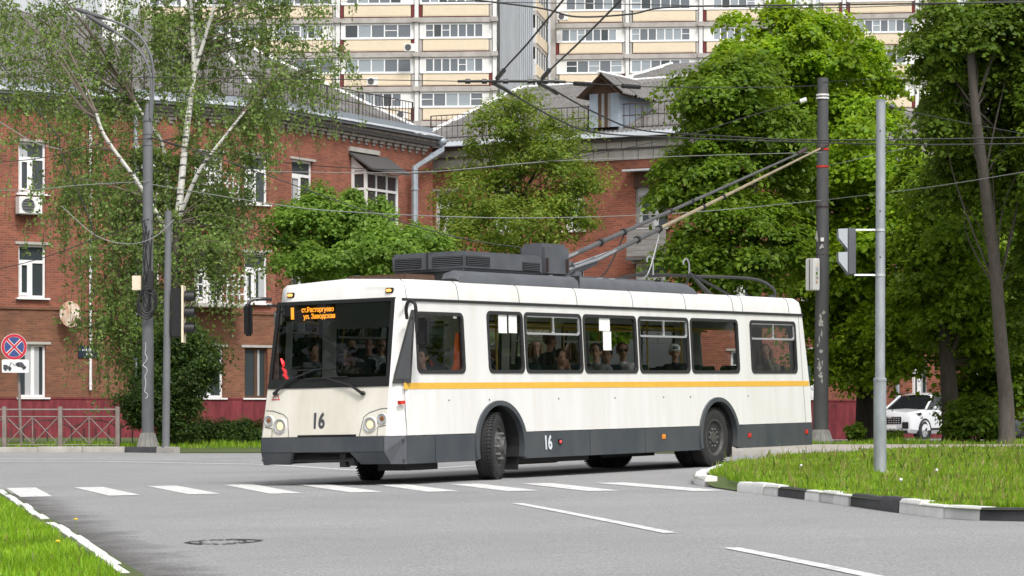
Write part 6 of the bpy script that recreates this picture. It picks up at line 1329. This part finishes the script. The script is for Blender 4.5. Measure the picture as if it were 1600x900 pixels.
# birch: white trunks, forking limbs and hanging twigs strung with leaves
bb = GD(268, 65, .1); bi = empty('birch_tree', bb); rb_ = np.random.default_rng(5); rr_ = random.Random(5)
BD = 65.0; pp = lambda x, y, dd=0: P(x, y, BD+dd)-bb
stems_ = [([pp(268, 700), pp(272, 560), pp(275, 420), pp(278, 340)], .14, .10), ([pp(278, 345), pp(284, 280), pp(292, 200), pp(303, 110, .3), pp(300, 40, .5), pp(295, -60, .5)], .095, .045), ([pp(274, 370), pp(255, 350), pp(215, 285, -.5), pp(165, 215, -.8), pp(150, 175, -.9)], .062, .035), ([pp(280, 340), pp(310, 270, -.4), pp(350, 215, -.6), pp(382, 175, -.7)], .055, .028), ([pp(272, 380), pp(263, 320, .5), pp(255, 230, .9), pp(230, 190, 1.0), pp(205, 150, 1)], .07, .03), ([pp(301, 120, .3), pp(320, 60, .2), pp(335, 10), pp(350, -50)], .055, .03)]
tips_ = []
for pts, r0, r1 in stems_:
    k = catmull(pts, 6); L = len(k)-1; MB().tube(k, [r0+(r1-r0)*i/L for i in range(L+1)], 10).build('trunk' if r0 > .09 else 'limb', 'birch_bark' if r0 < .12 else 'bark_pale', bi); tips_ += [(p, r1) for p in k[L//3:]]
# branches reach out to targets spread over the crown area of the photo, then twigs hang from them
tg = []
for _ in range(150):
    a = rr_.random(); x = rr_.uniform(-60, 545); y = rr_.uniform(-120, 330); dd = rr_.uniform(-.5, 2.6)
    if y > 150 and x > 440: continue
    if x < 90 and y > 190: continue
    if y > 210 and x > 400: continue
    if x > 430 and y < 20 and rr_.random() < .3: continue
    tg.append((x, y, dd))
for x, y in [(rr_.uniform(70, 420), rr_.uniform(230, 440)) for _ in range(42)]+[(rr_.uniform(110, 300), rr_.uniform(420, 540)) for _ in range(26)]+[(rr_.uniform(440, 545), rr_.uniform(-10, 120)) for _ in range(10)]: tg.append((x, y, rr_.uniform(-.6, 1.4)))
for x, y in ((30, 330), (90, 350), (150, 360), (200, 330), (340, 330), (370, 300), (400, 330), (300, 420), (330, 430), (120, 420), (170, 400), (60, 300), (420, 400), (10, 250), (390, 420), (180, 440), (230, 400)): tg.append((x, y-30, rr_.uniform(-1.5, 1.0)))
tw = MB(); br_ = MB(); LC_, LN_ = [], []
for x, y, dd in tg:
    if 215 < x < 400 and y < 330: dd = abs(dd)+.25
    e = pp(x, y, dd); cand = sorted(tips_, key=lambda t: (t[0]-e).length+max(0, t[0].z-e.z)*.8)[:6]; st, r1 = rr_.choice(cand); Lb = (e-st).length
    k = catmull([st, st.lerp(e, .5)+Vector((rr_.uniform(-.2, .2), rr_.uniform(-.2, .2), .12*Lb)), e], 6); br_.tube(k, [max(.005, .016+.003*Lb-(.015+.003*Lb)*i/12) for i in range(len(k))], 5, False)
    for q in range(9):
        s = k[int(len(k)*(.30+.69*rr_.random()))]; ln = rr_.uniform(.5, 1.9)*(1.15 if y > 150 else 1); dx = Vector((rr_.uniform(-.55, .55), rr_.uniform(-.55, .55), rr_.uniform(.0, .25)))
        t_ = [s, s+dx*.55+Vector((0, 0, -.1*ln)), s+dx*.95+Vector((0, 0, -.5*ln)), s+dx*1.05+Vector((rr_.uniform(-.1, .1), 0, -ln))]; kk = catmull(t_, 4); tw.tube(kk, .0045, 3, False)
        A = np.array([tuple(v) for v in kk]); nn_ = int(16+22*ln); tt = rb_.random(nn_)**.8*(len(A)-1.001); ii = tt.astype(int); fr_ = (tt-ii)[:, None]; pos = A[ii]*(1-fr_)+A[ii+1]*fr_+rb_.normal(size=(nn_, 3))*.065
        LC_.append(pos); LN_.append(rb_.normal(size=(nn_, 3))+np.array([0, -.25, .35]))
br_.build('branches', 'twig', bi); tw.build('twigs', 'bark', bi, False)
leaves('crown', np.concatenate(LC_), np.concatenate(LN_), .084, 'leaf_birch', bi, .72, 3)
tag(bi, 'large white-barked birch with hanging leafy twigs in front of the corner house', 'tree')
# a bare white dead branch
# ------------------------------------------------------------------ parked cars
def car(loc, yaw, label, paint):
    e = empty('parked_car', mw=Matrix.Translation(loc) @ Matrix.Rotation(yaw, 4, 'Z')); Lc, Wc = 4.5, 1.84     # local +x = forward
    prof = [(2.25, .42), (2.27, .72), (2.18, .95), (1.25, 1.10), (1.0, 1.12), (-2.0, 1.12), (-2.2, 1.05), (-2.25, .70), (-2.2, .40)]
    secs_ = []
    st = [(2.27, .40, .86, .66), (2.20, .28, .98, .80), (1.9, .25, 1.02, .89), (1.2, .24, 1.09, .92), (.4, .24, 1.12, .92), (-1.2, .24, 1.13, .92), (-1.9, .26, 1.13, .90), (-2.2, .35, 1.08, .84), (-2.27, .45, .95, .70)]
    m = MB(); vs = []
    for x, z0, z1, hw_ in st: vs += [(x, -hw_*.9, z0), (x, -hw_, z0+.12), (x, -hw_, (z0+z1)/2+.05), (x, -hw_*.96, z1-.1), (x, -hw_*.84, z1), (x, 0, z1+.03), (x, hw_*.84, z1), (x, hw_*.96, z1-.1), (x, hw_, (z0+z1)/2+.05), (x, hw_, z0+.12), (x, hw_*.9, z0)]
    K = 11; m.add(vs, [(i*K+j, i*K+(j+1) % K, (i+1)*K+(j+1) % K, (i+1)*K+j) for i in range(len(st)-1) for j in range(K)]+[tuple(range(K)), tuple(range((len(st)-1)*K, len(st)*K))[::-1]]); m.build('body', paint, e, ang=30)
    # cabin: glass house with roof and pillars
    cs = [(1.12, 1.08, .80, .80), (.35, 1.58, .66, .78), (-.3, 1.66, .66, .80), (-1.5, 1.62, .65, .79), (-2.12, 1.14, .72, .74)]
    g0 = [(1.15, 1.10, .80), (.40, 1.57, .645), (-.3, 1.63, .655), (-1.5, 1.60, .645), (-2.14, 1.12, .76)]
    m = MB(); v2 = [(x, s_*(.82 if q == 0 else w_), (1.10 if q == 0 else z)) for x, z, w_ in g0 for s_, q in ((-1, 0), (-1, 1), (1, 1), (1, 0))]
    m.add(v2, [(i*4+j, i*4+j+1, i*4+j+5, i*4+j+4) for i in range(4) for j in range(3)]); m.build('glasshouse', 'car_glass', e, ang=25)
    m = MB(); rp_ = [(.45, 1.59, .62), (.1, 1.645, .66), (-.3, 1.665, .67), (-1.5, 1.63, .66), (-1.75, 1.58, .64)]; v3 = [(x, y, z+dz_) for x, z, w_ in rp_ for y, dz_ in ((-w_, -.03), (-w_*.8, .012), (0, .03), (w_*.8, .012), (w_, -.03))]
    m.add(v3, [(i*5+j, i*5+j+1, i*5+j+6, i*5+j+5) for i in range(4) for j in range(4)]); m.build('car_roof', paint, e)
    for s_ in (-1, 1):
        MB().tube([(1.18, s_*.82, 1.10), (.42, s_*.655, 1.58)], .04, 6).build('pillar', paint, e); MB().tube([(-.55, s_*.83, 1.12), (-.5, s_*.675, 1.62)], .03, 6).build('pillar', 'black_plastic', e); MB().tube([(-2.1, s_*.78, 1.1), (-1.6, s_*.655, 1.6)], .07, 6).build('pillar', paint, e)
        MB().ell((.78, s_*1.02, 1.14), (.09, .12, .08), 10, 7).build('wing_mirror', paint, e); MB().tube([(.3, s_*.66, 1.67), (-1.5, s_*.65, 1.67)], .018, 6).build('roof_rail', 'black_plastic', e)
        MB().face([[(2.02, .80), (1.55, .91), (1.62, .985), (2.14, .90)]], lambda u, v, o: (u+.05, s_*(.905-max(0, u-1.6)*.32)+s_*o, v), .02).build('headlight', 'black_plastic', e)
        MB().box((2.20, s_*.62-.12, .42), (2.29, s_*.62+.12, .66)).build('fog_recess', 'black_plastic', e, bevel=.02)
        for x in (1.38, -1.36):
            T = Matrix.Translation((x, s_*.80, .35)) @ Matrix.Rotation(R(90)*-s_, 4, 'X'); w_ = empty('wheel'); w_.parent = e; w_.matrix_basis = T
            MB().lathe([(.22, -.11), (.33, -.11), (.35, -.08), (.35, .08), (.33, .115), (.24, .12), (.23, .08)], 24).build('tyre', 'tyre', w_); MB().lathe([(.24, .1), (.22, .07), (.08, .075), (.06, .10), (.003, .105)], 20).build('hub', 'steel', w_)
            for j in range(5): MB().box((.05, -.025, .085), (.22, .025, .105), Matrix.Rotation(2*math.pi*j/5, 4, 'Z')).build('spoke', 'alu', w_)
            MB().lathe([(.43, -.02), (.43, .125), (.40, .13), (.36, .12), (.36, -.02)], 24, T).build('arch_trim', 'black_plastic', e)
        MB().box((-1.0, s_*.922-.01, .36), (.95, s_*.922+.01, .44)).build('sill_trim', 'black_plastic', e); MB().box((-.15, s_*.925-.015, .93), (.05, s_*.925+.015, .96)).build('door_handle', paint, e)
        MB().box((-.42, s_*.921-.004, .45), (-.41, s_*.921+.004, 1.08)).build('door_gap', 'black_plastic', e)
    gr_ = MB().box((2.235, -.5, .56), (2.285, .5, .86)).build('grille', 'black_plastic', e, bevel=.03)
    for i in range(3):
        for j in range(9): MB().box((2.288, -.44+j*.1, .62+i*.075), (2.296, -.39+j*.1, .65+i*.075)).build('grille_stud', 'alu', gr_)
    MB().ell((2.295, 0, .80), (.015, .09, .03), 10, 6).build('badge', 'alu', e); MB().box((2.27, -.26, .42), (2.285, .26, .53)).build('number_plate', 'sign_white', e); MB().box((2.15, -.7, .26), (2.28, .7, .36)).build('front_lip', 'black_plastic', e, bevel=.02)
    tag(e, label, 'car', 'parked cars'); return e
cp = GD(1436, 96.5, 0); car(Vector((cp.x+.35, cp.y+1.6, g(cp.x, cp.y))), math.atan2(-.78, -.62), 'white sport utility car parked nose-first under the trees', 'car_white')
cp = GD(1652, 108, 0); car(Vector((cp.x, cp.y, g(cp.x, cp.y))), math.pi+.15, 'dark parked car just showing at the right picture edge', 'car_dark')
pk = loop_surface('parking_road', [(8, 84.5), (60, 84.5), (60, 130), (8, 130)], .012, 'asphalt', 4); pk['kind'] = 'structure'
